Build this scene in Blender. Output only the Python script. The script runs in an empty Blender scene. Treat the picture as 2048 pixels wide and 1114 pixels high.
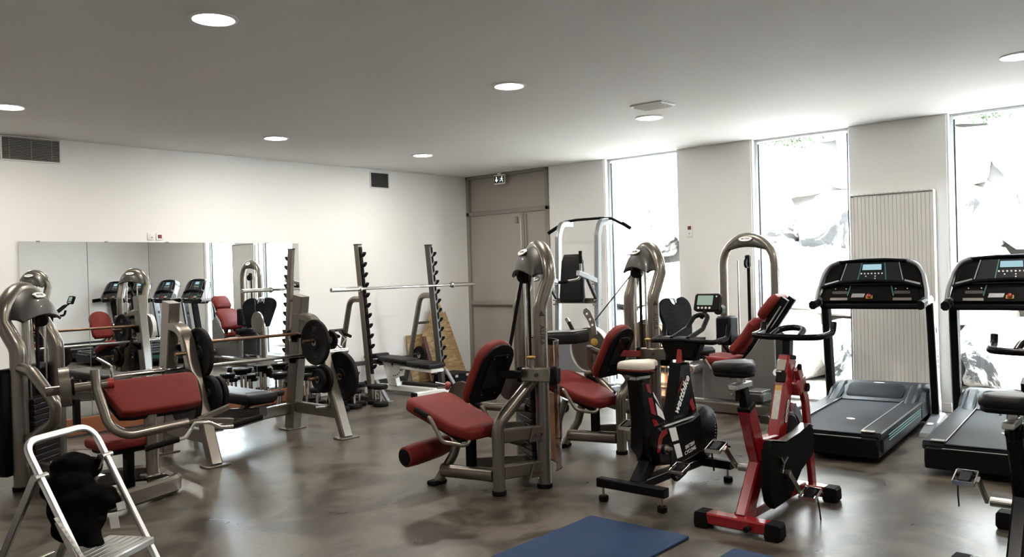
import bpy, math, random
from mathutils import Vector, Matrix
random.seed(7)
PI = math.pi
scene = bpy.context.scene
col = scene.collection

# ------------------------------------------------------------------ camera
CAM_POS = Vector((-8.381, -8.140, 1.423))
YAW, PITCH, ROLL = math.radians(41.075), math.radians(-0.534), math.radians(-1.643)
FOCAL_PX = 1655.8
fwd = Vector((math.cos(YAW) * math.cos(PITCH), math.sin(YAW) * math.cos(PITCH), math.sin(PITCH)))
rgt0 = Vector((math.sin(YAW), -math.cos(YAW), 0))
up0 = rgt0.cross(fwd)
rgt = rgt0 * math.cos(ROLL) + up0 * math.sin(ROLL)
upv = up0 * math.cos(ROLL) - rgt0 * math.sin(ROLL)
cam_data = bpy.data.cameras.new('camera')
cam_data.sensor_width = 36.0
cam_data.lens = FOCAL_PX / 2048 * 36.0
cam_data.clip_start = 0.02
cam = bpy.data.objects.new('camera', cam_data)
col.objects.link(cam)
m3 = Matrix((rgt, upv, -fwd)).transposed()
cam.matrix_world = Matrix.Translation(CAM_POS) @ m3.to_4x4()
scene.camera = cam

# ------------------------------------------------------------------ sky, sun, exposure
SUN_STRENGTH, SKY_STRENGTH, LAMP_W, EXPOSURE = 14.0, 27.0, 13.5, 1.08
world = bpy.data.worlds.new('sky'); scene.world = world; world.use_nodes = True
bg = world.node_tree.nodes['Background']
bg.inputs[0].default_value = (0.83, 0.92, 1.0, 1)
bg.inputs[1].default_value = SKY_STRENGTH
sun_d = bpy.data.lights.new('sun', 'SUN'); sun_d.energy = SUN_STRENGTH; sun_d.angle = 0.009
sun_d.color = (1.0, 0.95, 0.88)
sun = bpy.data.objects.new('sun', sun_d); col.objects.link(sun)
sun.rotation_euler = Vector((0.55, 0.35, -0.76)).to_track_quat('-Z', 'Y').to_euler()   # falls from behind the building on the rock bank
vs = scene.view_settings
vs.view_transform = 'Standard'; vs.look = 'None'; vs.exposure = EXPOSURE; vs.gamma = 1.0; vs.use_curve_mapping = False
scene.cycles.max_bounces = 10; scene.cycles.diffuse_bounces = 5; scene.cycles.glossy_bounces = 5
scene.cycles.transparent_max_bounces = 12; scene.cycles.sample_clamp_indirect = 40.0
scene.cycles.caustics_reflective = False; scene.cycles.caustics_refractive = False

# ------------------------------------------------------------------ materials
MAT = {}
def mat(name, color, rough=0.5, metal=0.0, coat=0.0, bump=None, vary=None, spec=None, trans=0.0, alpha=1.0):
    """Principled material; bump=(scale, strength), vary=(scale, second colour, contrast)"""
    m = bpy.data.materials.new(name); m.use_nodes = True
    nt = m.node_tree; b = nt.nodes['Principled BSDF']
    b.inputs['Base Color'].default_value = (*color, 1)
    b.inputs['Roughness'].default_value = rough
    b.inputs['Metallic'].default_value = metal
    b.inputs['Coat Weight'].default_value = coat
    b.inputs['Coat Roughness'].default_value = 0.08
    b.inputs['Transmission Weight'].default_value = trans
    b.inputs['Alpha'].default_value = alpha
    if spec is not None: b.inputs['Specular IOR Level'].default_value = spec
    if bump or vary:
        tc = nt.nodes.new('ShaderNodeTexCoord')
    if vary:
        n = nt.nodes.new('ShaderNodeTexNoise'); n.inputs['Scale'].default_value = vary[0]; n.inputs['Detail'].default_value = 4
        r = nt.nodes.new('ShaderNodeValToRGB')
        r.color_ramp.elements[0].position = 0.5 - vary[2]; r.color_ramp.elements[1].position = 0.5 + vary[2]
        r.color_ramp.elements[0].color = (*color, 1); r.color_ramp.elements[1].color = (*vary[1], 1)
        nt.links.new(tc.outputs['Object'], n.inputs['Vector']); nt.links.new(n.outputs['Fac'], r.inputs['Fac'])
        nt.links.new(r.outputs['Color'], b.inputs['Base Color'])
    if bump:
        n2 = nt.nodes.new('ShaderNodeTexNoise'); n2.inputs['Scale'].default_value = bump[0]; n2.inputs['Detail'].default_value = 3
        bp = nt.nodes.new('ShaderNodeBump'); bp.inputs['Strength'].default_value = bump[1]; bp.inputs['Distance'].default_value = 0.002
        nt.links.new(tc.outputs['Object'], n2.inputs['Vector']); nt.links.new(n2.outputs['Fac'], bp.inputs['Height'])
        nt.links.new(bp.outputs['Normal'], b.inputs['Normal'])
    MAT[name] = m
    return m

mat('wall_paint', (0.85, 0.845, 0.83), 0.75, bump=(180, 0.12))
mat('ceiling_paint', (0.80, 0.785, 0.765), 0.8, bump=(220, 0.15))
mat('wall_paint_lit', (0.91, 0.91, 0.90), 0.7)  # lighter copy of the wall colour, standing in for light on the end wall
mat('white_trim', (0.82, 0.82, 0.80), 0.45)
mat('frame_alu', (0.62, 0.65, 0.68), 0.35, metal=0.6)
mat('door_paint', (0.34, 0.315, 0.285), 0.55, bump=(260, 0.1))
mat('door_frame_paint', (0.25, 0.23, 0.205), 0.5)
mat('champagne', (0.185, 0.165, 0.138), 0.30, metal=0.75, coat=0.5, bump=(900, 0.03))
mat('silver_paint', (0.36, 0.37, 0.385), 0.30, metal=0.6, coat=0.4)
mat('cover_grey', (0.030, 0.0265, 0.0225), 0.45, metal=0.1, coat=0.1)
mat('red_vinyl', (0.135, 0.0150, 0.0115), 0.55, bump=(420, 0.25), vary=(5, (0.160, 0.019, 0.0145), 0.25), spec=0.18)
mat('black_vinyl', (0.006, 0.006, 0.006), 0.45, spec=0.22, bump=(380, 0.25))
mat('black_plastic', (0.004, 0.004, 0.0045), 0.5, spec=0.1, bump=(600, 0.1))
mat('gloss_black', (0.004, 0.004, 0.004), 0.24, spec=0.14)
mat('rubber', (0.006, 0.006, 0.006), 0.7, spec=0.08, bump=(300, 0.2))
mat('iron', (0.005, 0.005, 0.005), 0.6, spec=0.15, metal=0.0, bump=(160, 0.3))
mat('chrome', (0.66, 0.65, 0.63), 0.16, metal=1.0)
mat('steel', (0.34, 0.33, 0.31), 0.28, metal=1.0)
mat('brown_steel', (0.17, 0.10, 0.065), 0.35, metal=0.9)
mat('aluminium', (0.55, 0.55, 0.54), 0.32, metal=0.85)
mat('plate_rubber', (0.006, 0.0065, 0.007), 0.8, spec=0.03)
mat('station_paint', (0.22, 0.23, 0.24), 0.35, metal=0.3)
mat('panel_grey', (0.13, 0.128, 0.122), 0.45, metal=0.2)
mat('white_paint', (0.80, 0.80, 0.78), 0.35)
mat('white_plastic', (0.82, 0.82, 0.81), 0.4)
mat('red_paint', (0.22, 0.008, 0.010), 0.25, coat=0.6)
mat('red_plastic', (0.26, 0.015, 0.01), 0.35)
mat('yellow_plastic', (0.42, 0.25, 0.04), 0.4)
mat('dark_red_glass', (0.18, 0.02, 0.02), 0.25)
mat('print_white', (0.80, 0.80, 0.78), 0.5)
mat('print_black', (0.02, 0.02, 0.02), 0.5)
mat('print_grey', (0.30, 0.30, 0.29), 0.5)
mat('paper', (0.80, 0.79, 0.76), 0.8)
mat('label_paper', (0.42, 0.40, 0.36), 0.7, vary=(60, (0.5, 0.48, 0.45), 0.06))
mat('belt_black', (0.012, 0.0145, 0.019), 0.65, spec=0.15, bump=(700, 0.25))
mat('navy_plastic', (0.009, 0.011, 0.015), 0.45, spec=0.14)
mat('teal', (0.03, 0.17, 0.15), 0.4)
mat('mat_blue', (0.014, 0.036, 0.085), 0.7, bump=(260, 0.3), vary=(3, (0.018, 0.044, 0.10), 0.3), spec=0.15)
mat('cloth_black', (0.003, 0.003, 0.003), 0.95, spec=0.05, bump=(140, 0.6))
mat('radiator_paint', (0.72, 0.71, 0.68), 0.45)
mat('cream_vinyl', (0.50, 0.46, 0.38), 0.5)
mat('orange_wood', (0.20, 0.070, 0.028), 0.45, vary=(4, (0.27, 0.10, 0.04), 0.3))
mat('dark_wood', (0.08, 0.022, 0.014), 0.5)
mat('joint_grey', (0.16, 0.17, 0.17), 0.5)
mat('grille_dark', (0.05, 0.05, 0.048), 0.7)
mat('weight_black', (0.005, 0.005, 0.005), 0.45)
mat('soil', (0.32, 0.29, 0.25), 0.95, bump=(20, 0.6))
mat('earth_gap_shade', (0.07, 0.066, 0.06), 0.95)
mat('leaf', (0.012, 0.026, 0.006), 0.8, spec=0.1)

def emit(name, color, strength):
    m = bpy.data.materials.new(name); m.use_nodes = True
    nt = m.node_tree; nt.nodes.remove(nt.nodes['Principled BSDF'])
    e = nt.nodes.new('ShaderNodeEmission'); e.inputs[0].default_value = (*color, 1); e.inputs[1].default_value = strength
    nt.links.new(e.outputs[0], nt.nodes['Material Output'].inputs[0]); MAT[name] = m
emit('lamp_glow', (1.0, 0.95, 0.86), 14.0)
emit('lcd_blue', (0.45, 0.70, 0.78), 0.42)
emit('lcd_green', (0.36, 0.47, 0.38), 0.40)
emit('sign_glow', (0.75, 0.95, 0.85), 0.8)

def glass_mat(name, tint, gloss=0.08):
    m = bpy.data.materials.new(name); m.use_nodes = True; nt = m.node_tree
    nt.nodes.remove(nt.nodes['Principled BSDF'])
    t = nt.nodes.new('ShaderNodeBsdfTransparent'); t.inputs[0].default_value = (*tint, 1)
    g = nt.nodes.new('ShaderNodeBsdfGlossy'); g.inputs['Roughness'].default_value = 0.02
    lw = nt.nodes.new('ShaderNodeLayerWeight'); lw.inputs[0].default_value = 0.5
    pw = nt.nodes.new('ShaderNodeMath'); pw.operation = 'POWER'; pw.inputs[1].default_value = 5.0
    ma = nt.nodes.new('ShaderNodeMath'); ma.operation = 'MULTIPLY_ADD'; ma.inputs[1].default_value = 0.9; ma.inputs[2].default_value = 0.04
    nt.links.new(lw.outputs['Facing'], pw.inputs[0]); nt.links.new(pw.outputs[0], ma.inputs[0]); lw = ma
    mx = nt.nodes.new('ShaderNodeMixShader')
    nt.links.new(lw.outputs[0], mx.inputs[0]); nt.links.new(t.outputs[0], mx.inputs[1]); nt.links.new(g.outputs[0], mx.inputs[2])
    nt.links.new(mx.outputs[0], nt.nodes['Material Output'].inputs[0]); MAT[name] = m
glass_mat('window_glass', (0.96, 0.98, 0.98))
glass_mat('amber_acrylic', (0.46, 0.27, 0.16))

m = mat('mirror_silver', (0.93, 0.945, 0.94), 0.0, metal=1.0)

def floor_mat():
    m = mat('floor_concrete', (0.08, 0.07, 0.06), 0.3); nt = m.node_tree; b = nt.nodes['Principled BSDF']
    tc = nt.nodes.new('ShaderNodeTexCoord')
    n1 = nt.nodes.new('ShaderNodeTexNoise'); n1.inputs['Scale'].default_value = 2.0; n1.inputs['Detail'].default_value = 9; n1.inputs['Roughness'].default_value = 0.6; n1.inputs['Distortion'].default_value = 1.4
    r1 = nt.nodes.new('ShaderNodeValToRGB')
    r1.color_ramp.elements[0].position = 0.43; r1.color_ramp.elements[0].color = (0.040, 0.032, 0.0245, 1)
    r1.color_ramp.elements[1].position = 0.58; r1.color_ramp.elements[1].color = (0.105, 0.089, 0.070, 1)
    nt.links.new(tc.outputs['Object'], n1.inputs['Vector']); nt.links.new(n1.outputs['Fac'], r1.inputs['Fac'])
    # fine speckle
    n2 = nt.nodes.new('ShaderNodeTexNoise'); n2.inputs['Scale'].default_value = 40; n2.inputs['Detail'].default_value = 3
    mx = nt.nodes.new('ShaderNodeMix'); mx.data_type = 'RGBA'; mx.blend_type = 'OVERLAY'; mx.inputs[0].default_value = 0.22
    nt.links.new(tc.outputs['Object'], n2.inputs['Vector'])
    nt.links.new(r1.outputs['Color'], mx.inputs[6]); nt.links.new(n2.outputs['Fac'], mx.inputs[7])
    # scuffs: thin pale scratches from a stretched wave-like noise
    mp = nt.nodes.new('ShaderNodeMapping'); mp.inputs['Scale'].default_value = (0.9, 7.0, 1); mp.inputs['Rotation'].default_value = (0, 0, 0.6)
    n3 = nt.nodes.new('ShaderNodeTexNoise'); n3.inputs['Scale'].default_value = 1.5; n3.inputs['Detail'].default_value = 6; n3.inputs['Distortion'].default_value = 1.5
    r3 = nt.nodes.new('ShaderNodeValToRGB')
    r3.color_ramp.elements[0].position = 0.490; r3.color_ramp.elements[0].color = (0, 0, 0, 1)
    e = r3.color_ramp.elements.new(0.5); e.color = (0.30, 0.30, 0.30, 1)
    r3.color_ramp.elements[2].position = 0.510; r3.color_ramp.elements[2].color = (0, 0, 0, 1)
    nt.links.new(tc.outputs['Object'], mp.inputs['Vector']); nt.links.new(mp.outputs['Vector'], n3.inputs['Vector']); nt.links.new(n3.outputs['Fac'], r3.inputs['Fac'])
    ms = nt.nodes.new('ShaderNodeMix'); ms.data_type = 'RGBA'; ms.inputs[7].default_value = (0.16, 0.15, 0.14, 1)
    nt.links.new(r3.outputs['Color'], ms.inputs[0]); nt.links.new(mx.outputs[2], ms.inputs[6])
    nt.links.new(ms.outputs[2], b.inputs['Base Color'])
    rr = nt.nodes.new('ShaderNodeMapRange'); rr.inputs[3].default_value = 0.20; rr.inputs[4].default_value = 0.42
    nt.links.new(n1.outputs['Fac'], rr.inputs[0]); nt.links.new(rr.outputs[0], b.inputs['Roughness'])
    bp = nt.nodes.new('ShaderNodeBump'); bp.inputs['Strength'].default_value = 0.02; bp.inputs['Distance'].default_value = 0.001
    nt.links.new(n2.outputs['Fac'], bp.inputs['Height']); nt.links.new(bp.outputs['Normal'], b.inputs['Normal'])
    b.inputs['Specular IOR Level'].default_value = 0.45
floor_mat()

def osb_mat():
    m = mat('osb', (0.5, 0.35, 0.18), 0.7); nt = m.node_tree; b = nt.nodes['Principled BSDF']
    tc = nt.nodes.new('ShaderNodeTexCoord'); prev = None
    for i, (rot, cs) in enumerate(((0.4, (0.25, 0.16, 0.07)), (-0.8, (0.38, 0.27, 0.14)), (1.3, (0.30, 0.20, 0.095)))):
        mp = nt.nodes.new('ShaderNodeMapping'); mp.inputs['Rotation'].default_value = (0, rot, 0.2); mp.inputs['Scale'].default_value = (9, 9, 34)
        v = nt.nodes.new('ShaderNodeTexVoronoi'); v.inputs['Scale'].default_value = 1.0
        nt.links.new(tc.outputs['Object'], mp.inputs['Vector']); nt.links.new(mp.outputs['Vector'], v.inputs['Vector'])
        r = nt.nodes.new('ShaderNodeValToRGB'); r.color_ramp.elements[0].color = (*cs, 1)
        r.color_ramp.elements[1].color = (min(1, cs[0] * 1.35), cs[1] * 1.35, cs[2] * 1.4, 1)
        nt.links.new(v.outputs['Color'], r.inputs['Fac'])
        if prev is None: prev = r.outputs['Color']
        else:
            mx = nt.nodes.new('ShaderNodeMix'); mx.data_type = 'RGBA'
            sep = nt.nodes.new('ShaderNodeSeparateColor'); nt.links.new(v.outputs['Color'], sep.inputs[0])
            gt = nt.nodes.new('ShaderNodeMath'); gt.operation = 'GREATER_THAN'; gt.inputs[1].default_value = 0.5
            nt.links.new(sep.outputs[1], gt.inputs[0]); nt.links.new(gt.outputs[0], mx.inputs[0])
            nt.links.new(prev, mx.inputs[6]); nt.links.new(r.outputs['Color'], mx.inputs[7]); prev = mx.outputs[2]
    nt.links.new(prev, b.inputs['Base Color'])
osb_mat()

def rock_mat():
    m = mat('rock', (0.6, 0.58, 0.55), 0.9); nt = m.node_tree; b = nt.nodes['Principled BSDF']
    tc = nt.nodes.new('ShaderNodeTexCoord')
    n = nt.nodes.new('ShaderNodeTexNoise'); n.inputs['Scale'].default_value = 3.5; n.inputs['Detail'].default_value = 8; n.inputs['Roughness'].default_value = 0.65
    r = nt.nodes.new('ShaderNodeValToRGB'); r.color_ramp.elements[0].position = 0.3; r.color_ramp.elements[0].color = (0.42, 0.39, 0.36, 1)
    r.color_ramp.elements[1].position = 0.62; r.color_ramp.elements[1].color = (0.70, 0.68, 0.65, 1)
    n2 = nt.nodes.new('ShaderNodeTexNoise'); n2.inputs['Scale'].default_value = 1.1; n2.inputs['Detail'].default_value = 10; n2.inputs['Roughness'].default_value = 0.72; n2.inputs['Distortion'].default_value = 1.2
    r2 = nt.nodes.new('ShaderNodeValToRGB'); r2.color_ramp.elements[0].position = 0.50; r2.color_ramp.elements[1].position = 0.59
    mx = nt.nodes.new('ShaderNodeMix'); mx.data_type = 'RGBA'; mx.inputs[7].default_value = (0.016, 0.016, 0.016, 1)
    nt.links.new(tc.outputs['Object'], n2.inputs['Vector']); nt.links.new(n2.outputs['Fac'], r2.inputs['Fac']); nt.links.new(r2.outputs['Color'], mx.inputs[0])
    nt.links.new(tc.outputs['Object'], n.inputs['Vector']); nt.links.new(n.outputs['Fac'], r.inputs['Fac']); nt.links.new(r.outputs['Color'], mx.inputs[6]); nt.links.new(mx.outputs[2], b.inputs['Base Color'])
    bp = nt.nodes.new('ShaderNodeBump'); bp.inputs['Strength'].default_value = 0.7; bp.inputs['Distance'].default_value = 0.04
    nt.links.new(n.outputs['Fac'], bp.inputs['Height']); nt.links.new(bp.outputs['Normal'], b.inputs['Normal'])
rock_mat()

# ------------------------------------------------------------------ mesh helpers
def V(*a): return Vector(a[0]) if len(a) == 1 else Vector(a)
def fillet(pts, r, n=5):
    """round the inner corners of a polyline"""
    pts = [V(p) for p in pts]
    if r <= 0 or len(pts) < 3: return pts
    out = [pts[0]]
    for i in range(1, len(pts) - 1):
        a, b, c = pts[i - 1], pts[i], pts[i + 1]
        u, w = (a - b), (c - b); lu, lw = u.length, w.length
        if lu < 1e-6 or lw < 1e-6: continue
        u.normalize(); w.normalize(); ang = u.angle(w, PI)
        if ang > PI - 0.05: out.append(b); continue
        t = min(r / math.tan(ang / 2), lu * 0.49, lw * 0.49)
        p0, p1 = b + u * t, b + w * t
        for k in range(n + 1):
            s = k / n; out.append((1 - s) ** 2 * p0 + 2 * s * (1 - s) * b + s * s * p1)
    out.append(pts[-1]); return out

class MB:
    def __init__(s): s.v = []; s.f = []
    def add(s, vs, fs, M=None):
        o = len(s.v)
        s.v += [(M @ V(p)) if M else V(p) for p in vs]
        s.f += [tuple(i + o for i in f) for f in fs]; return s
    def box(s, c, d, b=0.004, M=None, rz=0, rx=0, ry=0):
        """chamfered box, centre c, size d"""
        c = V(c); h = [x / 2 for x in d]; b = min(b, min(h) * 0.6)
        if rz or rx or ry:
            R = Matrix.Translation(c) @ Matrix.Rotation(rz, 4, 'Z') @ Matrix.Rotation(ry, 4, 'Y') @ Matrix.Rotation(rx, 4, 'X') @ Matrix.Translation(-c)
            M = (M @ R) if M else R
        vs = []; idx = {}
        for sx in (-1, 1):
            for sy in (-1, 1):
                for sz in (-1, 1):
                    for ax in range(3):
                        p = [sx * h[0], sy * h[1], sz * h[2]]
                        for k in range(3):
                            if k != ax: p[k] -= (sx, sy, sz)[k] * b
                        idx[(sx, sy, sz, ax)] = len(vs); vs.append(c + V(p))
        fs = []
        for ax in range(3):
            o = [k for k in range(3) if k != ax]
            for sg in (-1, 1):
                q = []
                for (e, f) in ((-1, -1), (1, -1), (1, 1), (-1, 1)):
                    k = [0, 0, 0]; k[ax] = sg; k[o[0]] = e; k[o[1]] = f; q.append(idx[(*k, ax)])
                if (sg > 0) == (ax == 1): q.reverse()
                fs.append(tuple(q))
        for ax in range(3):
            o = [k for k in range(3) if k != ax]
            for e in (-1, 1):
                for f in (-1, 1):
                    k0 = [0, 0, 0]; k1 = [0, 0, 0]; k0[ax] = -1; k1[ax] = 1
                    k0[o[0]] = k1[o[0]] = e; k0[o[1]] = k1[o[1]] = f
                    q = [idx[(*k0, o[0])], idx[(*k1, o[0])], idx[(*k1, o[1])], idx[(*k0, o[1])]]
                    n = (vs[q[1]] - vs[q[0]]).cross(vs[q[2]] - vs[q[1]])
                    dirv = V((0, 0, 0)); dirv[o[0]] = e; dirv[o[1]] = f
                    if n.dot(dirv) < 0: q.reverse()
                    fs.append(tuple(q))
        for sx in (-1, 1):
            for sy in (-1, 1):
                for sz in (-1, 1):
                    q = [idx[(sx, sy, sz, a)] for a in range(3)]
                    if sx * sy * sz < 0: q.reverse()
                    fs.append(tuple(q))
        return s.add(vs, fs, M)
    def sweep(s, pts, prof, up=(0, 0, 1), closed=False, caps=True, scale=None):
        """sweep a closed 2D profile along a polyline"""
        pts = [V(p) for p in pts]; n = len(pts); rings = []
        up = V(up); prevn = None
        for i, p in enumerate(pts):
            if closed: t = (pts[(i + 1) % n] - pts[i - 1])
            else: t = pts[min(i + 1, n - 1)] - pts[max(i - 1, 0)]
            t.normalize()
            if prevn is None:
                a = up - t * up.dot(t)
                if a.length < 1e-3: a = V(1, 0, 0) - t * t.x
                if a.length < 1e-3: a = V(0, 1, 0) - t * t.y
                a.normalize()
            else:
                a = prevn - t * prevn.dot(t); a.normalize()
            prevn = a; b = t.cross(a)
            k = scale[i] if scale else 1.0
            rings.append([p + b * (x * k) + a * (y * k) for x, y in prof])
        m = len(prof); vs = [q for r in rings for q in r]; fs = []
        for i in range(n if closed else n - 1):
            j = (i + 1) % n
            for k in range(m):
                l = (k + 1) % m
                fs.append((i * m + l, i * m + k, j * m + k, j * m + l))
        if caps and not closed:
            fs.append(tuple(range(m))); fs.append(tuple(reversed(range((n - 1) * m, n * m))))
        return s.add(vs, fs)
    def tube(s, pts, r, fil=0.0, n=12, closed=False, up=(0, 0, 1), scale=None, ry=None, fn=5):
        if fil: pts = fillet(pts, fil, fn)
        ry = ry or r
        return s.sweep(pts, [(r * math.cos(2 * PI * k / n), ry * math.sin(2 * PI * k / n)) for k in range(n)], up, closed, scale=scale)
    def bar(s, pts, w, h, fil=0.0, up=(0, 0, 1), c=None, closed=False, fn=6):
        """rectangular section: w across, h along up"""
        if fil: pts = fillet(pts, fil, fn)
        c = min(w, h) * 0.14 if c is None else c
        a, b = w / 2, h / 2
        prof = [(a, -b + c), (a, b - c), (a - c, b), (-a + c, b), (-a, b - c), (-a, -b + c), (-a + c, -b), (a - c, -b)]
        return s.sweep(pts, prof, up, closed)
    def cyl(s, p0, p1, r, n=16, r1=None, b=0.0):
        p0, p1 = V(p0), V(p1); d = p1 - p0; L = d.length; t = d / L
        r1 = r if r1 is None else r1
        if b > 0:
            return s.lathe([(0, 0), (r - b, 0), (r, b), (r1, L - b), (r1 - b, L), (0, L)], p0, t, n)
        return s.lathe([(0, 0), (r, 0), (r1, L), (0, L)], p0, t, n)
    def lathe(s, prof, c=(0, 0, 0), axis=(0, 0, 1), n=20):
        c = V(c); t = V(axis).normalized()
        a = V(1, 0, 0) if abs(t.x) < 0.9 else V(0, 1, 0)
        a = (a - t * a.dot(t)).normalized(); b = t.cross(a)
        vs = []; rows = []
        for (r, z) in prof:
            if r < 1e-6: rows.append([len(vs)]); vs.append(c + t * z)
            else:
                rows.append([len(vs) + k for k in range(n)])
                vs += [c + t * z + (a * math.cos(2 * PI * k / n) + b * math.sin(2 * PI * k / n)) * r for k in range(n)]
        fs = []
        for i in range(len(rows) - 1):
            A, B = rows[i], rows[i + 1]
            for k in range(n):
                l = (k + 1) % n
                if len(A) == 1 and len(B) == 1: continue
                if len(A) == 1: fs.append((A[0], B[l], B[k]))
                elif len(B) == 1: fs.append((A[k], A[l], B[0]))
                else: fs.append((A[k], A[l], B[l], B[k]))
        return s.add(vs, fs)
    def prism(s, poly, t, M=None, b=0.0):
        """polygon in local XY extruded from z=-t/2 to t/2, edges chamfered by b"""
        n = len(poly); P = [V(x, y, 0) for x, y in poly]
        area = sum(P[i].x * P[(i + 1) % n].y - P[(i + 1) % n].x * P[i].y for i in range(n))
        if area < 0: P.reverse()
        def inset(d):
            out = []
            for i in range(n):
                e0 = (P[i] - P[i - 1]).normalized(); e1 = (P[(i + 1) % n] - P[i]).normalized()
                n0 = V(-e0.y, e0.x, 0); n1 = V(-e1.y, e1.x, 0); m_ = n0 + n1
                if m_.length < 1e-4: m_ = n0.copy()
                m_.normalize(); k = max(0.35, m_.dot(n0)); out.append(P[i] + m_ * (d / k))
            return out
        rows = []
        if b > 0: rows = [(inset(b), -t / 2), (P, -t / 2 + b), (P, t / 2 - b), (inset(b), t / 2)]
        else: rows = [(P, -t / 2), (P, t / 2)]
        vs = [V(p.x, p.y, z) for r, z in rows for p in r]; fs = []
        for i in range(len(rows) - 1):
            for k in range(n):
                l = (k + 1) % n; fs.append((i * n + k, i * n + l, (i + 1) * n + l, (i + 1) * n + k))
        fs.append(tuple(reversed(range(n)))); o = (len(rows) - 1) * n; fs.append(tuple(range(o, o + n)))
        return s.add(vs, fs, M)
    def pad(s, poly, t, r=None, M=None, crown=0.0, seg=4):
        """upholstered cushion: outline in local XY, thickness t along z, edges rounded by r"""
        r = min(r if r else t * 0.45, t * 0.5)
        n = len(poly); P = [V(x, y, 0) for x, y in poly]
        area = sum(P[i].x * P[(i + 1) % n].y - P[(i + 1) % n].x * P[i].y for i in range(n))
        if area < 0: P.reverse()
        N = []
        for i in range(n):
            e0 = (P[i] - P[i - 1]).normalized(); e1 = (P[(i + 1) % n] - P[i]).normalized()
            m_ = V(-e0.y - e1.y, e0.x + e1.x, 0)
            if m_.length < 1e-4: m_ = V(-e0.y, e0.x, 0)
            m_.normalize(); k = max(0.5, m_.dot(V(-e0.y, e0.x, 0))); N.append(m_ / k)
        rows = []
        for k in range(seg + 1):
            a = PI / 2 * (1 - k / seg); rows.append((r * (1 - math.cos(a)), -t / 2 + r * (1 - math.sin(a))))
        for k in range(seg + 1):
            a = PI / 2 * k / seg; rows.append((r * (1 - math.cos(a)), t / 2 - r * (1 - math.sin(a))))
        vs = []; fs = []
        cen = sum(P, V(0, 0, 0)) / n
        for d, z in rows:
            for i in range(n):
                p = P[i] + N[i] * d; vs.append(V(p.x, p.y, z))
        for i in range(len(rows) - 1):
            for k in range(n):
                l = (k + 1) % n; fs.append((i * n + k, i * n + l, (i + 1) * n + l, (i + 1) * n + k))
        o = (len(rows) - 1) * n
        # crowned top
        ring = [vs[o + i] for i in range(n)]; base = len(vs)
        for q in ring: vs.append(V(cen.x + (q.x - cen.x) * 0.6, cen.y + (q.y - cen.y) * 0.6, t / 2 + crown))
        for k in range(n):
            l = (k + 1) % n; fs.append((o + k, o + l, base + l, base + k))
        fs.append(tuple(range(base, base + n))); fs.append(tuple(reversed(range(n))))
        return s.add(vs, fs, M)
    def ell(s, c, r, n=16, m=10, M=None):
        vs = []; fs = []; c = V(c)
        for i in range(m + 1):
            th = PI * i / m
            for k in range(n):
                ph = 2 * PI * k / n
                vs.append(c + V(r[0] * math.sin(th) * math.cos(ph), r[1] * math.sin(th) * math.sin(ph), r[2] * math.cos(th)))
        for i in range(m):
            for k in range(n):
                l = (k + 1) % n
                if i == 0: fs.append((i * n + k, (i + 1) * n + k, (i + 1) * n + l))
                elif i == m - 1: fs.append((i * n + k, (i + 1) * n + k, i * n + l))
                else: fs.append((i * n + k, (i + 1) * n + k, (i + 1) * n + l, i * n + l))
        return s.add(vs, fs, M)
    def grid(s, P, thick=None, closed_u=False):
        """surface from rows of points"""
        m = len(P[0]); vs = [q for r in P for q in r]; fs = []
        for i in range(len(P) - 1):
            for k in range(m if closed_u else m - 1):
                l = (k + 1) % m; fs.append((i * m + k, i * m + l, (i + 1) * m + l, (i + 1) * m + k))
        return s.add(vs, fs)
    def build(s, name, material, parent=None, smooth=40, loc=None):
        me = bpy.data.meshes.new(name)
        o0 = V(0, 0, 0)
        if loc is not None: o0 = V(loc)
        me.from_pydata([tuple(p - o0) for p in s.v], [], s.f); me.update()
        me.materials.append(MAT[material])
        if smooth:
            me.polygons.foreach_set('use_smooth', [True] * len(me.polygons))
            me.set_sharp_from_angle(angle=math.radians(smooth))
        o = bpy.data.objects.new(name, me); col.objects.link(o)
        if parent is not None: o.parent = parent
        elif loc is not None: o.location = loc
        return o

def tag(o, label=None, cat=None, group=None, kind=None):
    if label: o['label'] = label
    if cat: o['category'] = cat
    if group: o['group'] = group
    if kind: o['kind'] = kind
    return o
def thing(name, label, cat, loc=(0, 0, 0), rz=0.0, group=None, world=False):
    """an Empty at the thing's base; with world=True its parts are given in room coordinates"""
    o = bpy.data.objects.new(name, None); col.objects.link(o); o.empty_display_size = 0.1
    o.location = loc; o.rotation_euler = (0, 0, rz)
    if world: WORLD[o.name] = V(loc)
    return tag(o, label, cat, group)
WORLD = {}
def origin_of(o):
    while o is not None:
        if o.name in WORLD: return WORLD[o.name]
        o = o.parent
    return None
def part(mb, name, material, parent, smooth=40, label=None):
    """link a builder as a part; room coordinates are shifted to the thing's base"""
    off = origin_of(parent)
    if off is not None: mb.v = [p - off for p in mb.v]
    # a sub-part of a part shares the thing's origin: its parent part sits at the thing's base
    o = mb.build(name, material, parent, smooth)
    if label: o['label'] = label
    return o
def copy_tree(o, parent=None):
    c = o.copy(); col.objects.link(c); c.parent = parent
    for ch in o.children: copy_tree(ch, c)
    return c
def frame(o, x, y):
    """4x4 from an origin and two directions"""
    x = V(x).normalized(); y = V(y); y = (y - x * y.dot(x)).normalized(); z = x.cross(y)
    M = Matrix((x, y, z)).transposed().to_4x4(); M.translation = V(o); return M
def rrect(w, h, r, n=4, cx=0, cy=0):
    out = []
    for (sx, sy, a0) in ((1, 1, 0), (-1, 1, 90), (-1, -1, 180), (1, -1, 270)):
        for k in range(n + 1):
            a = math.radians(a0 + 90 * k / n)
            out.append((cx + sx * (w / 2 - r) + r * math.cos(a), cy + sy * (h / 2 - r) + r * math.sin(a)))
    return out
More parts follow.
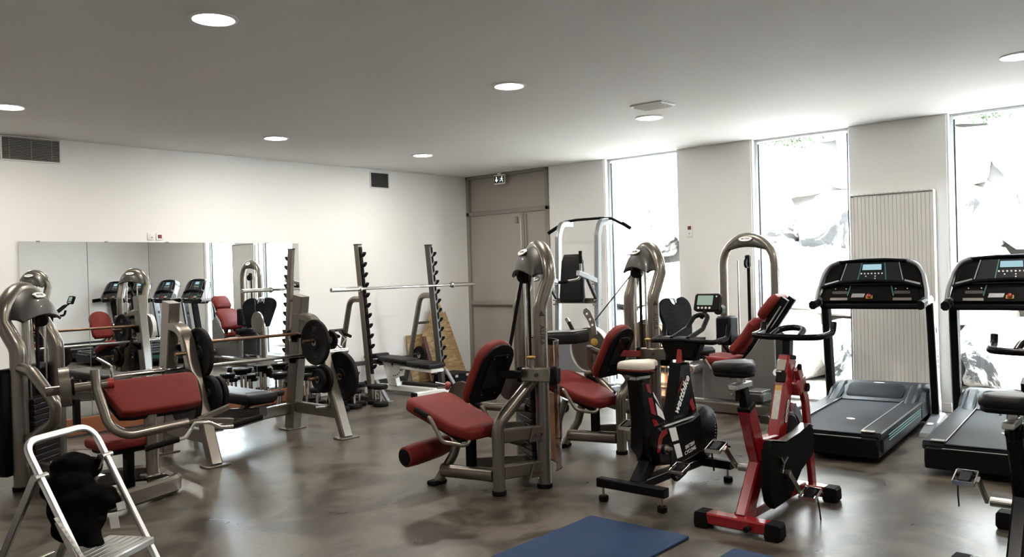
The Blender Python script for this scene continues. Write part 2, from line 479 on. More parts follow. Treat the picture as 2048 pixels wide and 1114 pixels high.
def oval(w, h, n=24, cx=0, cy=0):
    return [(cx + w / 2 * math.cos(2 * PI * k / n), cy + h / 2 * math.sin(2 * PI * k / n)) for k in range(n)]
def letters(text, size, M, material, parent, name='lettering', shear=0.0, depth=0.0008, bold=False, spacing=1.0):
    """flat raised lettering as a mesh; M maps local XY to the surface"""
    cu = bpy.data.curves.new(name, 'FONT'); cu.body = text; cu.size = size; cu.extrude = depth; cu.shear = shear
    cu.align_x = 'CENTER'; cu.align_y = 'CENTER'; cu.space_character = spacing; cu.resolution_u = 3
    if bold: cu.offset = size * 0.02
    tmp = bpy.data.objects.new('tmp', cu); col.objects.link(tmp)
    dg = bpy.context.evaluated_depsgraph_get()
    me = bpy.data.meshes.new_from_object(tmp.evaluated_get(dg))
    bpy.data.objects.remove(tmp); bpy.data.curves.remove(cu)
    off = origin_of(parent) if parent else None
    me.transform((Matrix.Translation(-off) if off is not None else Matrix()) @ M)
    me.name = name; me.materials.clear(); me.materials.append(MAT[material])
    o = bpy.data.objects.new(name, me); col.objects.link(o); o.parent = parent
    return o
def circle(c, r, ux, uy, n=24, a0=0, a1=2 * PI):
    c, ux, uy = V(c), V(ux), V(uy)
    return [c + ux * (r * math.cos(a0 + (a1 - a0) * k / n)) + uy * (r * math.sin(a0 + (a1 - a0) * k / n)) for k in range(n + (0 if abs(a1 - a0 - 2 * PI) < 1e-6 else 1))]
# ================================================================== ROOM
H = 2.75; X0 = -9.4; Y0 = -9.6
def struct(mb, name, material, smooth=40, parent=None):
    o = mb.build(name, material, parent, smooth)
    if parent is None: o['kind'] = 'structure'
    return o
struct(MB().box(((X0 + 0.2) / 2, Y0 / 2, -0.05), (0.2 - X0, -Y0 + 0.4, 0.1), 0), 'floor', 'floor_concrete', 0)
struct(MB().box(((X0 + 0.2) / 2, Y0 / 2, H + 0.15), (0.4 - X0, -Y0 + 0.6, 0.3), 0), 'ceiling', 'ceiling_paint', 0)
struct(MB().box(((X0 + 0.2) / 2, 0.1, H / 2), (0.4 - X0, 0.2, H), 0), 'wall_back', 'wall_paint', 0)
struct(MB().box((X0 - 0.1, Y0 / 2, H / 2), (0.2, -Y0, H), 0), 'wall_left', 'wall_paint', 0)
struct(MB().box(((X0 + 0.2) / 2, Y0 - 0.1, H / 2), (0.4 - X0, 0.2, H), 0), 'wall_front', 'wall_paint_lit', 0)
WIN = [(-2.365, -3.375), (-4.265, -5.295), (-6.170, -7.20)]
DOOR = (-0.03, -1.505)
wm = MB(); edges = [DOOR[1], WIN[0][0], WIN[0][1], WIN[1][0], WIN[1][1], WIN[2][0], WIN[2][1], Y0]
for a, b in zip(edges[0::2], edges[1::2]):
    wm.box((0.1, (a + b) / 2, H / 2), (0.2, a - b, H), 0.003)
wm.box((0.1, -0.015, H / 2), (0.2, 0.03, H), 0.001)
struct(wm, 'wall_right', 'wall_paint', 0)
# plinths
bb = MB(); bb.box((X0 / 2 - 0.01, -0.006, 0.045), (-X0 - 0.02, 0.012, 0.085), 0.003); struct(bb, 'baseboard_back', 'white_trim')
bb = MB()
for a, b in zip(edges[0::2], edges[1::2]): bb.box((-0.006, (a + b) / 2, 0.045), (0.012, a - b, 0.085), 0.003)
struct(bb, 'baseboard_right', 'white_trim')

# ---- door with solid transom
dr = bpy.data.objects.new('door_1', None); col.objects.link(dr); dr['kind'] = 'structure'
y0, y1 = DOOR
f = MB()
f.box((0.03, y0 - 0.0275, H / 2), (0.10, 0.055, H), 0.004); f.box((0.03, y1 + 0.0275, H / 2), (0.10, 0.055, H), 0.004)
f.box((0.03, (y0 + y1) / 2, 2.225), (0.10, y0 - y1, 0.055), 0.004); f.box((0.03, (y0 + y1) / 2, H - 0.02), (0.10, y0 - y1, 0.04), 0.004)
part(f, 'door_frame', 'door_frame_paint', dr)
part(MB().box((0.05, (y0 + y1) / 2, 2.48), (0.04, y0 - y1 - 0.11, 0.46), 0.003), 'transom_panel', 'door_paint', dr)
ls = -0.995
leaf = part(MB().box((0.035, (y0 - 0.058 + ls) / 2, 1.1), (0.05, y0 - 0.058 - ls, 2.19), 0.004), 'door_leaf', 'door_paint', dr)
part(MB().bar([(-0.02, -0.12, 0.99), (-0.02, -0.93, 0.99)], 0.055, 0.075, c=0.02), 'push_bar', 'door_frame_paint', leaf)
part(MB().box((0.0, -0.945, 2.10), (0.03, 0.05, 0.09), 0.006), 'latch_case', 'door_frame_paint', leaf)
lf2 = part(MB().box((0.035, (ls - 0.012 + y1 + 0.058) / 2, 1.1), (0.05, ls - 0.012 - y1 - 0.058, 2.19), 0.004), 'door_leaf', 'door_paint', dr)
g = MB().box((0.004, ls - 0.055, 1.1), (0.014, 0.045, 2.17), 0.003).box((0.002, ls - 0.115, 1.15), (0.012, 0.018, 2.05), 0.003)
part(g, 'astragal', 'door_frame_paint', lf2)
h = MB().cyl((0.012, -1.04, 1.02), (-0.05, -1.04, 1.02), 0.010).tube([(-0.045, -1.04, 1.02), (-0.045, -1.16, 1.02)], 0.009).cyl((0.012, -1.06, 0.88), (-0.006, -1.06, 0.88), 0.016)
part(h, 'door_handle', 'steel', lf2)

# ---- windows
for i, (a, b) in enumerate(WIN):
    w = bpy.data.objects.new('window_%d' % (i + 1), None); col.objects.link(w); w['kind'] = 'structure'
    xm = 0.115
    f = MB(); fw_ = 0.042
    f.box((xm, a - fw_ / 2, H / 2), (0.06, fw_, H), 0.004); f.box((xm, b + fw_ / 2, H / 2), (0.06, fw_, H), 0.004)
    f.box((xm, (a + b) / 2, H - 0.012), (0.06, a - b - 2 * fw_, 0.024), 0.003); f.box((xm, (a + b) / 2, 0.03), (0.06, a - b - 2 * fw_, 0.06), 0.004)
    part(f, 'window_frame', 'frame_alu', w)
    q = MB()
    for s_ in (a - fw_ - 0.006, b + fw_ + 0.006): q.box((xm - 0.012, s_, H / 2), (0.02, 0.012, H - 0.09), 0)
    part(q, 'gasket', 'print_black', w)
    q = MB().box((0.035, a - 0.008, H / 2), (0.055, 0.016, H), 0.002)
    part(q, 'cover_strip', 'white_trim', w)
    part(MB().box((xm, (a + b) / 2, H / 2), (0.012, a - b - 2 * fw_, H - 0.08), 0), 'pane', 'window_glass', w, 0)
    part(MB().box((0.06, (a + b) / 2, 0.012), (0.10, a - b, 0.024), 0.003), 'sill', 'white_trim', w)

# ---- outside: bank of boulders behind the windows
from mathutils import noise as mnoise
part_ground = MB().box((5.2, -4.0, -0.25), (9.8, 22, 0.3), 0); og = part_ground.build('ground', 'soil', None, 0); og['kind'] = 'structure'
rb = thing('rock_bank', 'bank of big pale boulders stacked outside behind the three tall windows', 'rocks', (2.8, -3.5, 0), world=True)
def boulder(c, r, seed, rz=0):
    vs = []; fs = []; n, m = 26, 16
    for i in range(m + 1):
        th = PI * i / m
        for k in range(n):
            ph = 2 * PI * k / n
            d = V(math.sin(th) * math.cos(ph), math.sin(th) * math.sin(ph), math.cos(th))
            e = 0.52
            q = V(*[math.copysign(abs(x) ** e, x) for x in d])
            nz = mnoise.noise(d * 1.3 + V(seed * 3.1, 0, 0)) * 0.30 + mnoise.noise(d * 3.3 + V(0, seed * 1.7, 0)) * 0.08
            q = q * (1 + nz)
            vs.append(Matrix.Rotation(rz, 3, 'Z') @ V(q.x * r[0], q.y * r[1], q.z * r[2]) + V(c))
    for i in range(m):
        for k in range(n):
            l = (k + 1) % n
            if i == 0: fs.append((k, n + k, n + l))
            elif i == m - 1: fs.append((i * n + k, (i + 1) * n + k, i * n + l))
            else: fs.append((i * n + k, (i + 1) * n + k, (i + 1) * n + l, i * n + l))
    return MB().add(vs, fs)
part(MB().box((3.0, -3.0, 1.9), (0.9, 15, 4.2), 0.02), 'earth', 'earth_gap_shade', rb, 0)  # earth behind the stones, coloured dark to deepen the shade in the gaps
rr = random.Random(11); k = 0
for row, (z, hh) in enumerate(((0.36, 0.42), (1.14, 0.42), (1.93, 0.42), (2.72, 0.42), (3.5, 0.42))):
    y = -8.6 + row * 0.37
    while y < 3.5:
        wdt = rr.uniform(0.5, 0.95); y += wdt
        part(boulder((2.35 + row * 0.14 + rr.uniform(-0.08, 0.08), y, z + rr.uniform(-0.1, 0.1)), (0.55, wdt * 1.0, hh * 1.03), k + 1, rr.uniform(-0.15, 0.15)), 'stone', 'rock', rb, 60)
        y += wdt; k += 1
def hanging_shrub(label, y, z, n, sy, sz, seed):
    bush = thing('hanging_shrub', label, 'shrub', (2.05, y, z), world=True)
    lm = MB(); rr = random.Random(seed)
    for i in range(n):
        p = V(2.02 + rr.uniform(-0.14, 0.12), y + rr.gauss(0, sy), z + rr.gauss(0, sz))
        u = V(rr.uniform(-1, 1), rr.uniform(-1, 1), rr.uniform(-1, 1)).normalized(); w_ = u.orthogonal().normalized(); s_ = rr.uniform(0.02, 0.04)
        lm.add([p, p + u * s_ + w_ * s_ * 0.4, p + u * s_ * 2, p + u * s_ - w_ * s_ * 0.4], [(0, 1, 2, 3)])
    lo = part(lm, 'foliage', 'leaf', bush, 0); lo['kind'] = 'stuff'
    for i in range(5): part(MB().tube([(2.45, y - 0.3 + i * 0.15, 4.1), (2.12, y - 0.25 + i * 0.12, 3.95), (2.03, y - 0.24 + i * 0.12, z)], 0.008, n=6), 'stem', 'dark_wood', bush)
hanging_shrub('pale green shrub hanging over the boulders at the head of the middle window', -3.93, 3.05, 420, 0.17, 0.06, 5)
hanging_shrub('small shrub hanging over the boulders at the head of the third window', -6.1, 3.02, 150, 0.10, 0.035, 6)

# ---- downlights
for i, x in enumerate((-6.17, -3.89, -2.0)):
    for j, y in enumerate((-1.3, -4.25, -7.1)):
        lab = {(0, 0): 'round recessed downlight nearest the wide wall grille', (0, 1): 'largest round downlight, closest to the camera',
               (0, 2): 'round downlight added out of view behind the camera to brighten the end wall', (1, 0): 'round downlight above the bench press by the mirror wall',  # downlight behind the camera is unseen, added to brighten the end wall
               (1, 1): 'round downlight in the middle of the ceiling above the leg extension', (1, 2): 'round downlight above the row of bikes',
               (2, 0): 'smallest round downlight, near the small square grille', (2, 1): 'round downlight beside the white ceiling air vent',
               (2, 2): 'round downlight above the treadmills by the windows'}[(i, j)]
        t = thing('ceiling_downlight', lab, 'ceiling light', (x, y, H), group='recessed ceiling downlights')
        MBr = MB().lathe([(0.104, 0.0), (0.122, -0.001), (0.122, -0.007), (0.104, -0.010), (0.101, -0.004), (0.101, 0.0)], n=32)
        part(MBr, 'trim_ring', 'white_plastic', t)
        part(MB().lathe([(0.0, -0.0045), (0.103, -0.0035), (0.103, -0.0005), (0, -0.0005)], n=32), 'diffuser', 'lamp_glow', t)
        ld = bpy.data.lights.new('downlight_lamp', 'AREA'); ld.shape = 'DISK'; ld.size = 0.20; ld.energy = LAMP_W; ld.color = (1.0, 0.925, 0.83)
        lo = bpy.data.objects.new('downlight_lamp', ld); col.objects.link(lo); lo.parent = t; lo.location = (0, 0, -0.012)

# ---- ceiling air vent
t = thing('ceiling_vent', 'white rectangular air vent flush in the ceiling', 'vent', (-2.47, -4.57, H), rz=math.radians(0))
part(MB().box((0, 0, -0.006), (0.22, 0.30, 0.012), 0.003), 'frame', 'white_plastic', t)
for k in range(4): part(MB().box((-0.075 + k * 0.05, 0, -0.016), (0.030, 0.26, 0.008), 0.002, ry=0.35), 'slat', 'white_plastic', t)

# ---- wall grilles
t = thing('air_grille', 'wide rectangular air grille high on the mirror wall', 'vent', (-5.578, 0, 2.635))
part(MB().box((0, -0.004, 0), (0.50, 0.008, 0.215), 0.002), 'backing', 'grille_dark', t)
fr = MB(); fr.box((0, -0.008, 0.104), (0.50, 0.018, 0.014)); fr.box((0, -0.008, -0.104), (0.50, 0.018, 0.014)); fr.box((-0.243, -0.008, 0), (0.014, 0.018, 0.2)); fr.box((0.243, -0.008, 0), (0.014, 0.018, 0.2))
part(fr, 'frame', 'white_trim', t)
for k in range(13): part(MB().box((0, -0.011, -0.088 + k * 0.0147), (0.474, 0.010, 0.0045), 0.001, rx=0.5), 'slat', 'aluminium', t)
for k in (-0.18, 0, 0.17): part(MB().box((k, -0.016, 0), (0.004, 0.004, 0.19), 0.001), 'rod', 'aluminium', t)
t = thing('air_grille', 'small square dark air grille high on the wall near the door', 'vent', (-1.545, 0, 2.615))
part(MB().box((0, -0.004, 0), (0.27, 0.008, 0.18), 0.002), 'backing', 'grille_dark', t)
fr = MB(); fr.box((0, -0.008, 0.095), (0.31, 0.018, 0.012)); fr.box((0, -0.008, -0.095), (0.31, 0.018, 0.012)); fr.box((-0.149, -0.008, 0), (0.012, 0.018, 0.18)); fr.box((0.149, -0.008, 0), (0.012, 0.018, 0.18))
part(fr, 'frame', 'white_trim', t)
for k in range(12): part(MB().box((0, -0.011, -0.08 + k * 0.0145), (0.28, 0.008, 0.004), 0.001, rx=0.5), 'slat', 'cover_grey', t)

# ---- mirror of five panels and the timber board under it
t = thing('wall_mirror', 'long frameless wall mirror made of five tall panels', 'mirror', (-4.25, 0, 0.17), world=True)
MX = [-5.713 + 0.5845 * k for k in range(6)]
for a, b in zip(MX, MX[1:]):
    part(MB().box(((a + b) / 2, -0.012, 0.99), (b - a - 0.004, 0.008, 1.64), 0.0008), 'mirror_panel', 'mirror_silver', t, 0)
for x in MX[1:-1]:
    part(MB().box((x, -0.008, 0.99), (0.004, 0.006, 1.64), 0), 'joint_strip', 'joint_grey', t, 0)
for x in (-5.55, -4.95, -4.35, -3.75, -3.2): part(MB().box((x, -0.013, 1.81), (0.03, 0.016, 0.012), 0.002), 'clip', 'steel', t)
tb = MB().box((-4.25, -0.026, 0.093), (2.925, 0.036, 0.15), 0.003)
tag(tb.build('timber_board', 'orange_wood'), 'orange brown wooden board running along the foot of the mirror', 'board')

# ---- switches and call points
def plate(name, label, cat, c, face, second=None, col_='white_plastic'):
    t = thing(name, label, cat, c, rz=(0 if face == 'b' else -PI / 2))
    return t
t = plate('wall_switch', 'plain white switch plate above the mirror, beside the red one', 'switch', (-4.508, 0, 1.868), 'b')
part(MB().box((0, -0.005, 0), (0.074, 0.010, 0.070), 0.003), 'plate', 'white_plastic', t); part(MB().box((0, -0.012, 0), (0.040, 0.005, 0.040), 0.002), 'rocker', 'white_trim', t)
part(MB().box((0.004, -0.0155, -0.008), (0.014, 0.003, 0.007), 0.001), 'indicator', 'print_black', t)
t = plate('wall_switch', 'white switch plate with a dark red square above the mirror', 'switch', (-4.421, 0, 1.868), 'b')
part(MB().box((0, -0.005, 0), (0.074, 0.010, 0.070), 0.003), 'plate', 'white_plastic', t); part(MB().box((0, -0.012, 0), (0.038, 0.006, 0.036), 0.002), 'red_button', 'dark_red_glass', t)
t = plate('wall_switch', 'white double plate with a dark red square on the pier between windows', 'switch', (0, -3.52, 1.815), 'r')
part(MB().box((0, -0.005, 0), (0.074, 0.010, 0.140), 0.003), 'plate', 'white_plastic', t); part(MB().box((0.0, -0.012, 0.034), (0.040, 0.006, 0.040), 0.002), 'red_button', 'dark_red_glass', t)
part(MB().box((0.0, -0.012, -0.035), (0.040, 0.005, 0.040), 0.002), 'rocker', 'white_trim', t); part(MB().box((0, -0.0155, -0.03), (0.010, 0.003, 0.010), 0.001), 'indicator', 'print_black', t)

# ---- emergency exit sign under the ceiling in front of the transom
t = thing('exit_sign', 'small lit emergency exit sign with arrow and running figure above the door', 'sign', (-0.06, -0.72, 2.655), rz=-PI / 2)
part(MB().box((0, 0, 0), (0.19, 0.028, 0.13), 0.004), 'housing', 'white_plastic', t)
part(MB().box((0, 0.0, 0.075), (0.06, 0.03, 0.03), 0.003), 'bracket', 'white_plastic', t)
part(MB().box((-0.045, -0.0148, 0), (0.082, 0.003, 0.092), 0.001), 'arrow_field', 'print_black', t)
part(MB().box((0.045, -0.0148, 0), (0.082, 0.003, 0.092), 0.001), 'figure_field', 'print_black', t)
Ms = frame((-0.045, -0.0168, 0), (1, 0, 0), (0, 0, 1))
part(MB().prism([(-0.008, 0.035), (0.008, 0.035), (0.008, -0.002), (0.028, -0.002), (0, -0.036), (-0.028, -0.002), (-0.008, -0.002)], 0.002, Ms), 'arrow', 'sign_glow', t, 0)
Ms = frame((0.045, -0.0168, 0), (1, 0, 0), (0, 0, 1))
fg = MB().prism(oval(0.016, 0.016, 10, 0.008, 0.033), 0.002, Ms)
fg.prism([(0.004, 0.022), (0.012, 0.018), (0.004, -0.006), (-0.006, -0.002)], 0.002, Ms).prism([(0.004, 0.020), (-0.020, 0.012), (-0.022, 0.004), (-0.002, 0.012)], 0.002, Ms)
fg.prism([(0.010, 0.016), (0.026, 0.006), (0.024, 0.000), (0.008, 0.008)], 0.002, Ms).prism([(-0.002, -0.002), (0.006, -0.004), (0.024, -0.018), (0.020, -0.036), (0.013, -0.036), (0.015, -0.020)], 0.002, Ms)
fg.prism([(-0.006, 0.0), (0.002, -0.006), (-0.014, -0.026), (-0.030, -0.026), (-0.030, -0.020), (-0.017, -0.019)], 0.002, Ms)
part(fg, 'running_figure', 'sign_glow', t, 0)

# ---- tall panel radiator on the pier between the second and third window
t = thing('radiator', 'tall cream panel radiator with vertical grooves on the pier behind the treadmill', 'radiator', (0, -5.70, 0.14), world=True)
ya, yb = -5.325, -6.075; n_gr = 21; prof = []
for k in range(n_gr):
    yc = ya + (yb - ya) * (k + 0.5) / n_gr; hw = abs(yb - ya) / n_gr / 2
    prof += [(yc + hw, -0.087), (yc + hw * 0.78, -0.094), (yc - hw * 0.78, -0.094)]
prof += [(yb, -0.087), (yb, -0.066), (ya, -0.066)]
Mr = frame((0, 0, 1.11), (0, 1, 0), (1, 0, 0))
part(MB().prism(prof, 1.86, Mr), 'front_panel', 'radiator_paint', t, 0)
part(MB().box((-0.025, (ya + yb) / 2, 1.11), (0.012, ya - yb - 0.03, 1.8), 0.003), 'back_panel', 'radiator_paint', t)
for y in (ya - 0.004, yb + 0.004): part(MB().box((-0.056, y, 1.11), (0.088, 0.008, 1.90), 0.002), 'side_panel', 'radiator_paint', t)
part(MB().box((-0.056, (ya + yb) / 2, 2.058), (0.088, ya - yb, 0.008), 0.002), 'top_grille', 'radiator_paint', t)
for k in range(16): part(MB().box((-0.056, ya - 0.04 - k * 0.0447, 2.064), (0.06, 0.022, 0.004), 0.001), 'grille_slot', 'print_grey', t)
pv = MB().tube([(-0.04, yb + 0.05, 0.17), (-0.04, yb + 0.05, 0.06), (-0.04, yb + 0.05, 0.0)], 0.011).cyl((-0.04, yb + 0.05, 0.10), (-0.09, yb + 0.05, 0.10), 0.018)
part(pv, 'valve_pipe', 'white_trim', t)
# ================================================================== SELECTORISED MACHINES
def bolt(p, ax, r=0.011):
    return MB().cyl(p, V(p) + V(ax) * 0.008, r, 8)
def tower(t, C, D, fdir, top, kink=1.18, lean=0.07, r=0.046, stack_top=0.74, plates=13, foot=True, hood_fwd=0.07, hood_lo=0.03, text='MATRIX', belt_to=None, rod_top=None):
    """arched twin-post weight tower; C and D are the post feet, fdir the side the hood faces"""
    C, D = V(*C, 0), V(*D, 0); Fd = V(*fdir, 0).normalized(); L = (D - C); hw = L.length / 2; L.normalize(); mid = (C + D) / 2
    zc = top - r - hw
    pts = [C + V(0, 0, 0.0), C + V(0, 0, kink), C - Fd * lean + V(0, 0, zc)]
    for k in range(1, 12):
        a = PI - PI * k / 12
        pts.append(mid - Fd * lean + L * (hw * math.cos(a)) + V(0, 0, zc + hw * math.sin(a)))
    pts += [D - Fd * lean + V(0, 0, zc), D + V(0, 0, kink), D]
    P = [pts[0], *fillet(pts[:3], 0.16)[1:-1], *pts[2:-2], *fillet(pts[-3:], 0.16)[1:-1], pts[-1]]
    part(MB().tube(P, r, n=16, up=Fd), 'tower_tube', 'champagne', t)
    if foot:
        for q in (C, D): part(MB().cyl(q, q + V(0, 0, 0.03), r * 1.12, 16, b=0.004), 'foot_cap', 'rubber', t)
    # hood: shell that follows the arch and slopes forward
    outer = []; inner = []; n = 18; ro_ = hw + r * 0.35; a0 = math.asin(max(-0.9, min(0.95, hood_lo / ro_)))
    for k in range(n + 1):
        a = PI - a0 - (PI - 2 * a0) * k / n; x = math.cos(a); z = math.sin(a); u = (x / math.cos(a0)) ** 2
        outer.append(mid - Fd * (lean - 0.02) + L * (ro_ * 0.95 * x) + V(0, 0, zc + ro_ * z))
        inner.append(mid + Fd * (hood_fwd * (1.1 - 0.4 * u)) + L * (ro_ * 0.93 * x) + V(0, 0, zc + hood_lo - 0.02 + 0.045 * (1 - u)))
    rows = []
    for s_ in (0, 0.15, 0.3, 0.45, 0.6, 0.8, 1.0):
        row = []
        for o, i in zip(outer, inner):
            bl = 0.13 * (o - i).length * math.sin(PI * s_)
            row.append(o.lerp(i, s_) + Fd * bl + V(0, 0, bl * 0.7))
        rows.append(row)
    back = [[q - Fd * 0.012 - V(0, 0, 0.012) for q in row] for row in rows]
    g = MB(); g.grid(rows + back[::-1] + [rows[0]])
    hood = part(g, 'hood', 'cover_grey', t, 50)
    # dark underside block with the pulley
    part(MB().box(mid + Fd * 0.01 + V(0, 0, zc + 0.03), (0.05, 0.05, 0.12), 0.01), 'pulley_block', 'black_plastic', t)
    part(MB().lathe([(0, -0.012), (0.05, -0.012), (0.042, -0.004), (0.042, 0.004), (0.05, 0.012), (0, 0.012)], mid + Fd * 0.03 + V(0, 0, zc + 0.01), L, 20), 'pulley', 'black_plastic', t)
    # badge
    o_, i_ = outer[n // 2], inner[n // 2]; s_ = 0.45; bl = 0.13 * (o_ - i_).length
    c = o_.lerp(i_, s_) + (Fd + V(0, 0, 0.7)) * (bl * math.sin(PI * s_))
    dn = (i_ - o_) + (Fd + V(0, 0, 0.7)) * (bl * PI * math.cos(PI * s_)); dn.normalize()
    Mb = frame(c, -L if L.cross(-dn).dot(Fd) < 0 else L, -dn); c2 = Mb @ V(0, 0, 0.004); Mb.translation = c2
    part(MB().prism(oval(0.15, 0.058), 0.004, Mb, 0.001), 'badge', 'chrome', hood)
    M2 = Mb.copy(); M2.translation = Mb @ V(0, 0, 0.003)
    part(MB().prism(oval(0.136, 0.046), 0.003, M2, 0.0005), 'badge_field', 'print_white', hood)
    M3_ = Mb.copy(); M3_.translation = Mb @ V(0, 0, 0.0048)
    letters(text, 0.024, M3_, 'print_black', hood, bold=True)
    # guide rods, weight plates
    rt = rod_top or (zc + 0.04)
    for s_ in (-1, 1): part(MB().cyl(mid + L * (s_ * hw * 0.42) + V(0, 0, 0.06), mid + L * (s_ * hw * 0.42) + V(0, 0, rt), 0.0085, 10), 'guide_rod', 'chrome', t)
    ph = (stack_top - 0.14) / plates; base = None
    for k in range(plates):
        b = MB().box((0, 0, 0), (0.11, hw * 1.30, ph - 0.004), 0.004, M=Matrix.Translation(mid + V(0, 0, 0.14 + (k + 0.5) * ph)) @ frame((0, 0, 0), Fd, L))
        part(b, 'weight_plate', 'weight_black', t)
    part(MB().box(mid + V(0, 0, 0.075), (0.10, 0.10, 0.06), 0.004), 'stack_buffer', 'rubber', t)
    part(MB().bar([mid + V(0, 0, stack_top + 0.02), mid + V(0, 0, zc)], 0.012, 0.030, up=L), 'lift_belt', 'rubber', t)
    return mid, Fd, L, hw, zc

def side_text(t, p, ux, uy, txt, size, mt='print_black'):
    letters(txt, size, frame(p, ux, uy), mt, t, spacing=1.25)

def leg_machine(ox, name, label, cat, curl):
    O = V(ox, 0.0, 0)
    t = thing(name, label, cat, (-4.40 + ox, -4.42, 0), world=True)
    w = lambda x, y, z=0.0: V(x + ox, y, z)
    C, D = (-4.19 + ox, -4.72), (-3.975 + ox, -4.36)
    mid, Fd, L, hw, zc = tower(t, C, D, (-0.86, 0.51), 1.63, plates=14)
    # vertical logo on the near post
    nrm = V(-0.62, -0.78, 0); ux = V(0.78, -0.62, 0)
    pp = w(-4.19, -4.72, 1.0) + nrm * 0.0475
    letters('AURA', 0.046, frame(pp, (0, 0, -1), ux), 'print_black', t, spacing=1.15)
    part(MB().prism([(-0.02, -0.016), (0.02, -0.016), (0.0, 0.022)], 0.002, frame(pp + V(0, 0, 0.14), ux, (0, 0, 1))), 'logo_mark', 'print_black', t, 0)
    # frame
    part(MB().tube([w(-4.50, -4.60, 0.02), w(-4.50, -4.60, 0.45), w(-4.20, -4.71, 0.76)], 0.040, fil=0.12, n=16), 'side_post', 'champagne', t)
    part(MB().cyl(w(-4.50, -4.60), w(-4.50, -4.60, 0.03), 0.046, 16, b=0.004), 'foot_cap', 'rubber', t)
    for z in (0.370, 0.140):
        rl = part(MB().bar([w(-4.47, -4.61, z), w(-4.19, -4.71, z)], 0.055, 0.085), 'cross_rail', 'champagne', t)
        pl = MB().prism([(-0.06, -0.05), (0.045, -0.05), (0.055, 0.045), (-0.03, 0.045), (-0.045, 0.0)], 0.012, frame(w(-4.26, -4.725, z - 0.005), (0.94, -0.33, 0), (0, 0, 1)), 0.002)
        part(pl, 'joint_plate', 'champagne', rl)
        for dx in (-0.02, 0.025): part(bolt(w(-4.26 + dx, -4.728 - dx * 0.33, z - 0.012), (-0.33, -0.94, 0)), 'bolt', 'chrome', rl)
        part(MB().bar([w(-4.40, -4.25, z), mid + V(0, 0, z)], 0.05, 0.07), 'centre_rail', 'champagne', t)
    part(MB().tube([w(-4.50, -4.56, 0.12), w(-4.53, -4.12, 0.10)], 0.036, n=14, ry=0.045), 'base_beam', 'champagne', t)
    part(MB().tube([w(-4.53, -4.07, 0.02), w(-4.46, -4.16, 0.20), w(-4.43, -4.20, 0.38)], 0.032, fil=0.1, n=14), 'front_leg', 'champagne', t)
    part(MB().box(w(-4.535, -4.065, 0.015), (0.13, 0.075, 0.03), 0.008), 'front_foot', 'rubber', t)
    part(MB().box(w(-4.50, -4.36, 0.27), (0.05, 0.06, 0.32), 0.005), 'seat_post', 'black_plastic', t)
    part(MB().tube([w(-4.42, -4.30, 0.38), w(-4.05, -4.52, 0.22)], 0.026, n=12), 'brace', 'champagne', t)
    # seat
    fz, rz_ = 0.565, 0.385; yf, yr = -3.965, -4.515
    ydir = V(0, yr - yf, rz_ - fz)
    Ms = frame(w(-4.53, (yf + yr) / 2, (fz + rz_) / 2), (1, 0, 0), (0, yf - yr, fz - rz_))
    ln = ydir.length; a = 0.21
    outl = [(a * 0.80, ln / 2), (-a * 0.80, ln / 2), (-a * 0.97, ln / 2 - 0.04), (-a, ln / 2 - 0.09), (-a * 0.92, -ln / 4), (-a * 0.72, -ln / 2 + 0.05), (-a * 0.55, -ln / 2), (a * 0.55, -ln / 2), (a * 0.72, -ln / 2 + 0.05), (a * 0.92, -ln / 4), (a, ln / 2 - 0.09), (a * 0.97, ln / 2 - 0.04)]
    st = part(MB().pad(outl, 0.085, 0.03, Ms, crown=0.006), 'seat', 'red_vinyl', t, 50)
    Mb = Ms.copy(); Mb.translation = Ms @ V(0, 0, -0.05)
    part(MB().box((0, 0, 0), (0.30, ln * 0.8, 0.03), 0.006, M=Mb), 'seat_plate', 'black_plastic', st)
    # backrest
    b0, b1 = w(-4.54, -4.49, 0.60), w(-4.54, -4.685, 0.985); hgt = (b1 - b0).length
    Mk = frame((b0 + b1) / 2, (1, 0, 0), b1 - b0)          # local z points to the user's back (towards -y)
    if (Mk.to_3x3() @ V(0, 0, 1)).y > 0: Mk = frame((b0 + b1) / 2, (-1, 0, 0), b1 - b0)
    hb = hgt / 2; wv = 0.155
    outl = [(-wv * 0.80, -hb), (wv * 0.80, -hb), (wv, -hb + 0.05), (wv, hb - 0.13)]
    outl += [(wv * math.cos(a_), hb - 0.13 + 0.13 * math.sin(a_)) for a_ in [PI * k / 10 for k in range(1, 10)]]
    outl += [(-wv, hb - 0.13), (-wv, -hb + 0.05)]
    Mc = Mk.copy(); Mc.translation = Mk @ V(0, 0, -0.012)
    br = part(MB().pad(outl, 0.075, 0.03, Mc), 'backrest', 'red_vinyl', t, 50)
    Mc = Mk.copy(); Mc.translation = Mk @ V(0, 0, 0.026)
    part(MB().prism([(x * 0.93, y * 0.965) for x, y in outl], 0.018, Mc, 0.004), 'backrest_shell', 'black_plastic', br)
    Mc = Mk.copy(); Mc.translation = Mk @ V(0, 0.02, 0.038)
    part(MB().prism(rrect(0.17, 0.24, 0.03), 0.012, Mc, 0.003), 'bracket_plate', 'gloss_black', br)
    for q in ((-0.06, -0.14), (0.06, -0.14), (0.06, 0.12), (-0.06, 0.12)): part(bolt(Mk @ V(q[0], q[1], 0.037), Mk.to_3x3() @ V(0, 0, 1), 0.006), 'screw', 'chrome', br)
    # backrest adjuster
    part(MB().bar([w(-4.50, -4.60, 0.772), w(-4.42, -4.74, 0.765)], 0.04, 0.05), 'slide_bar', 'black_plastic' if not curl else 'red_paint', t)
    part(MB().box(w(-4.33, -4.80, 0.76), (0.075, 0.21, 0.085), 0.006, rz=0.25), 'slide_housing', 'champagne', t)
    part(MB().box(w(-4.365, -4.695, 0.76), (0.085, 0.03, 0.10), 0.008, rz=0.25), 'housing_collar', 'rubber', t)
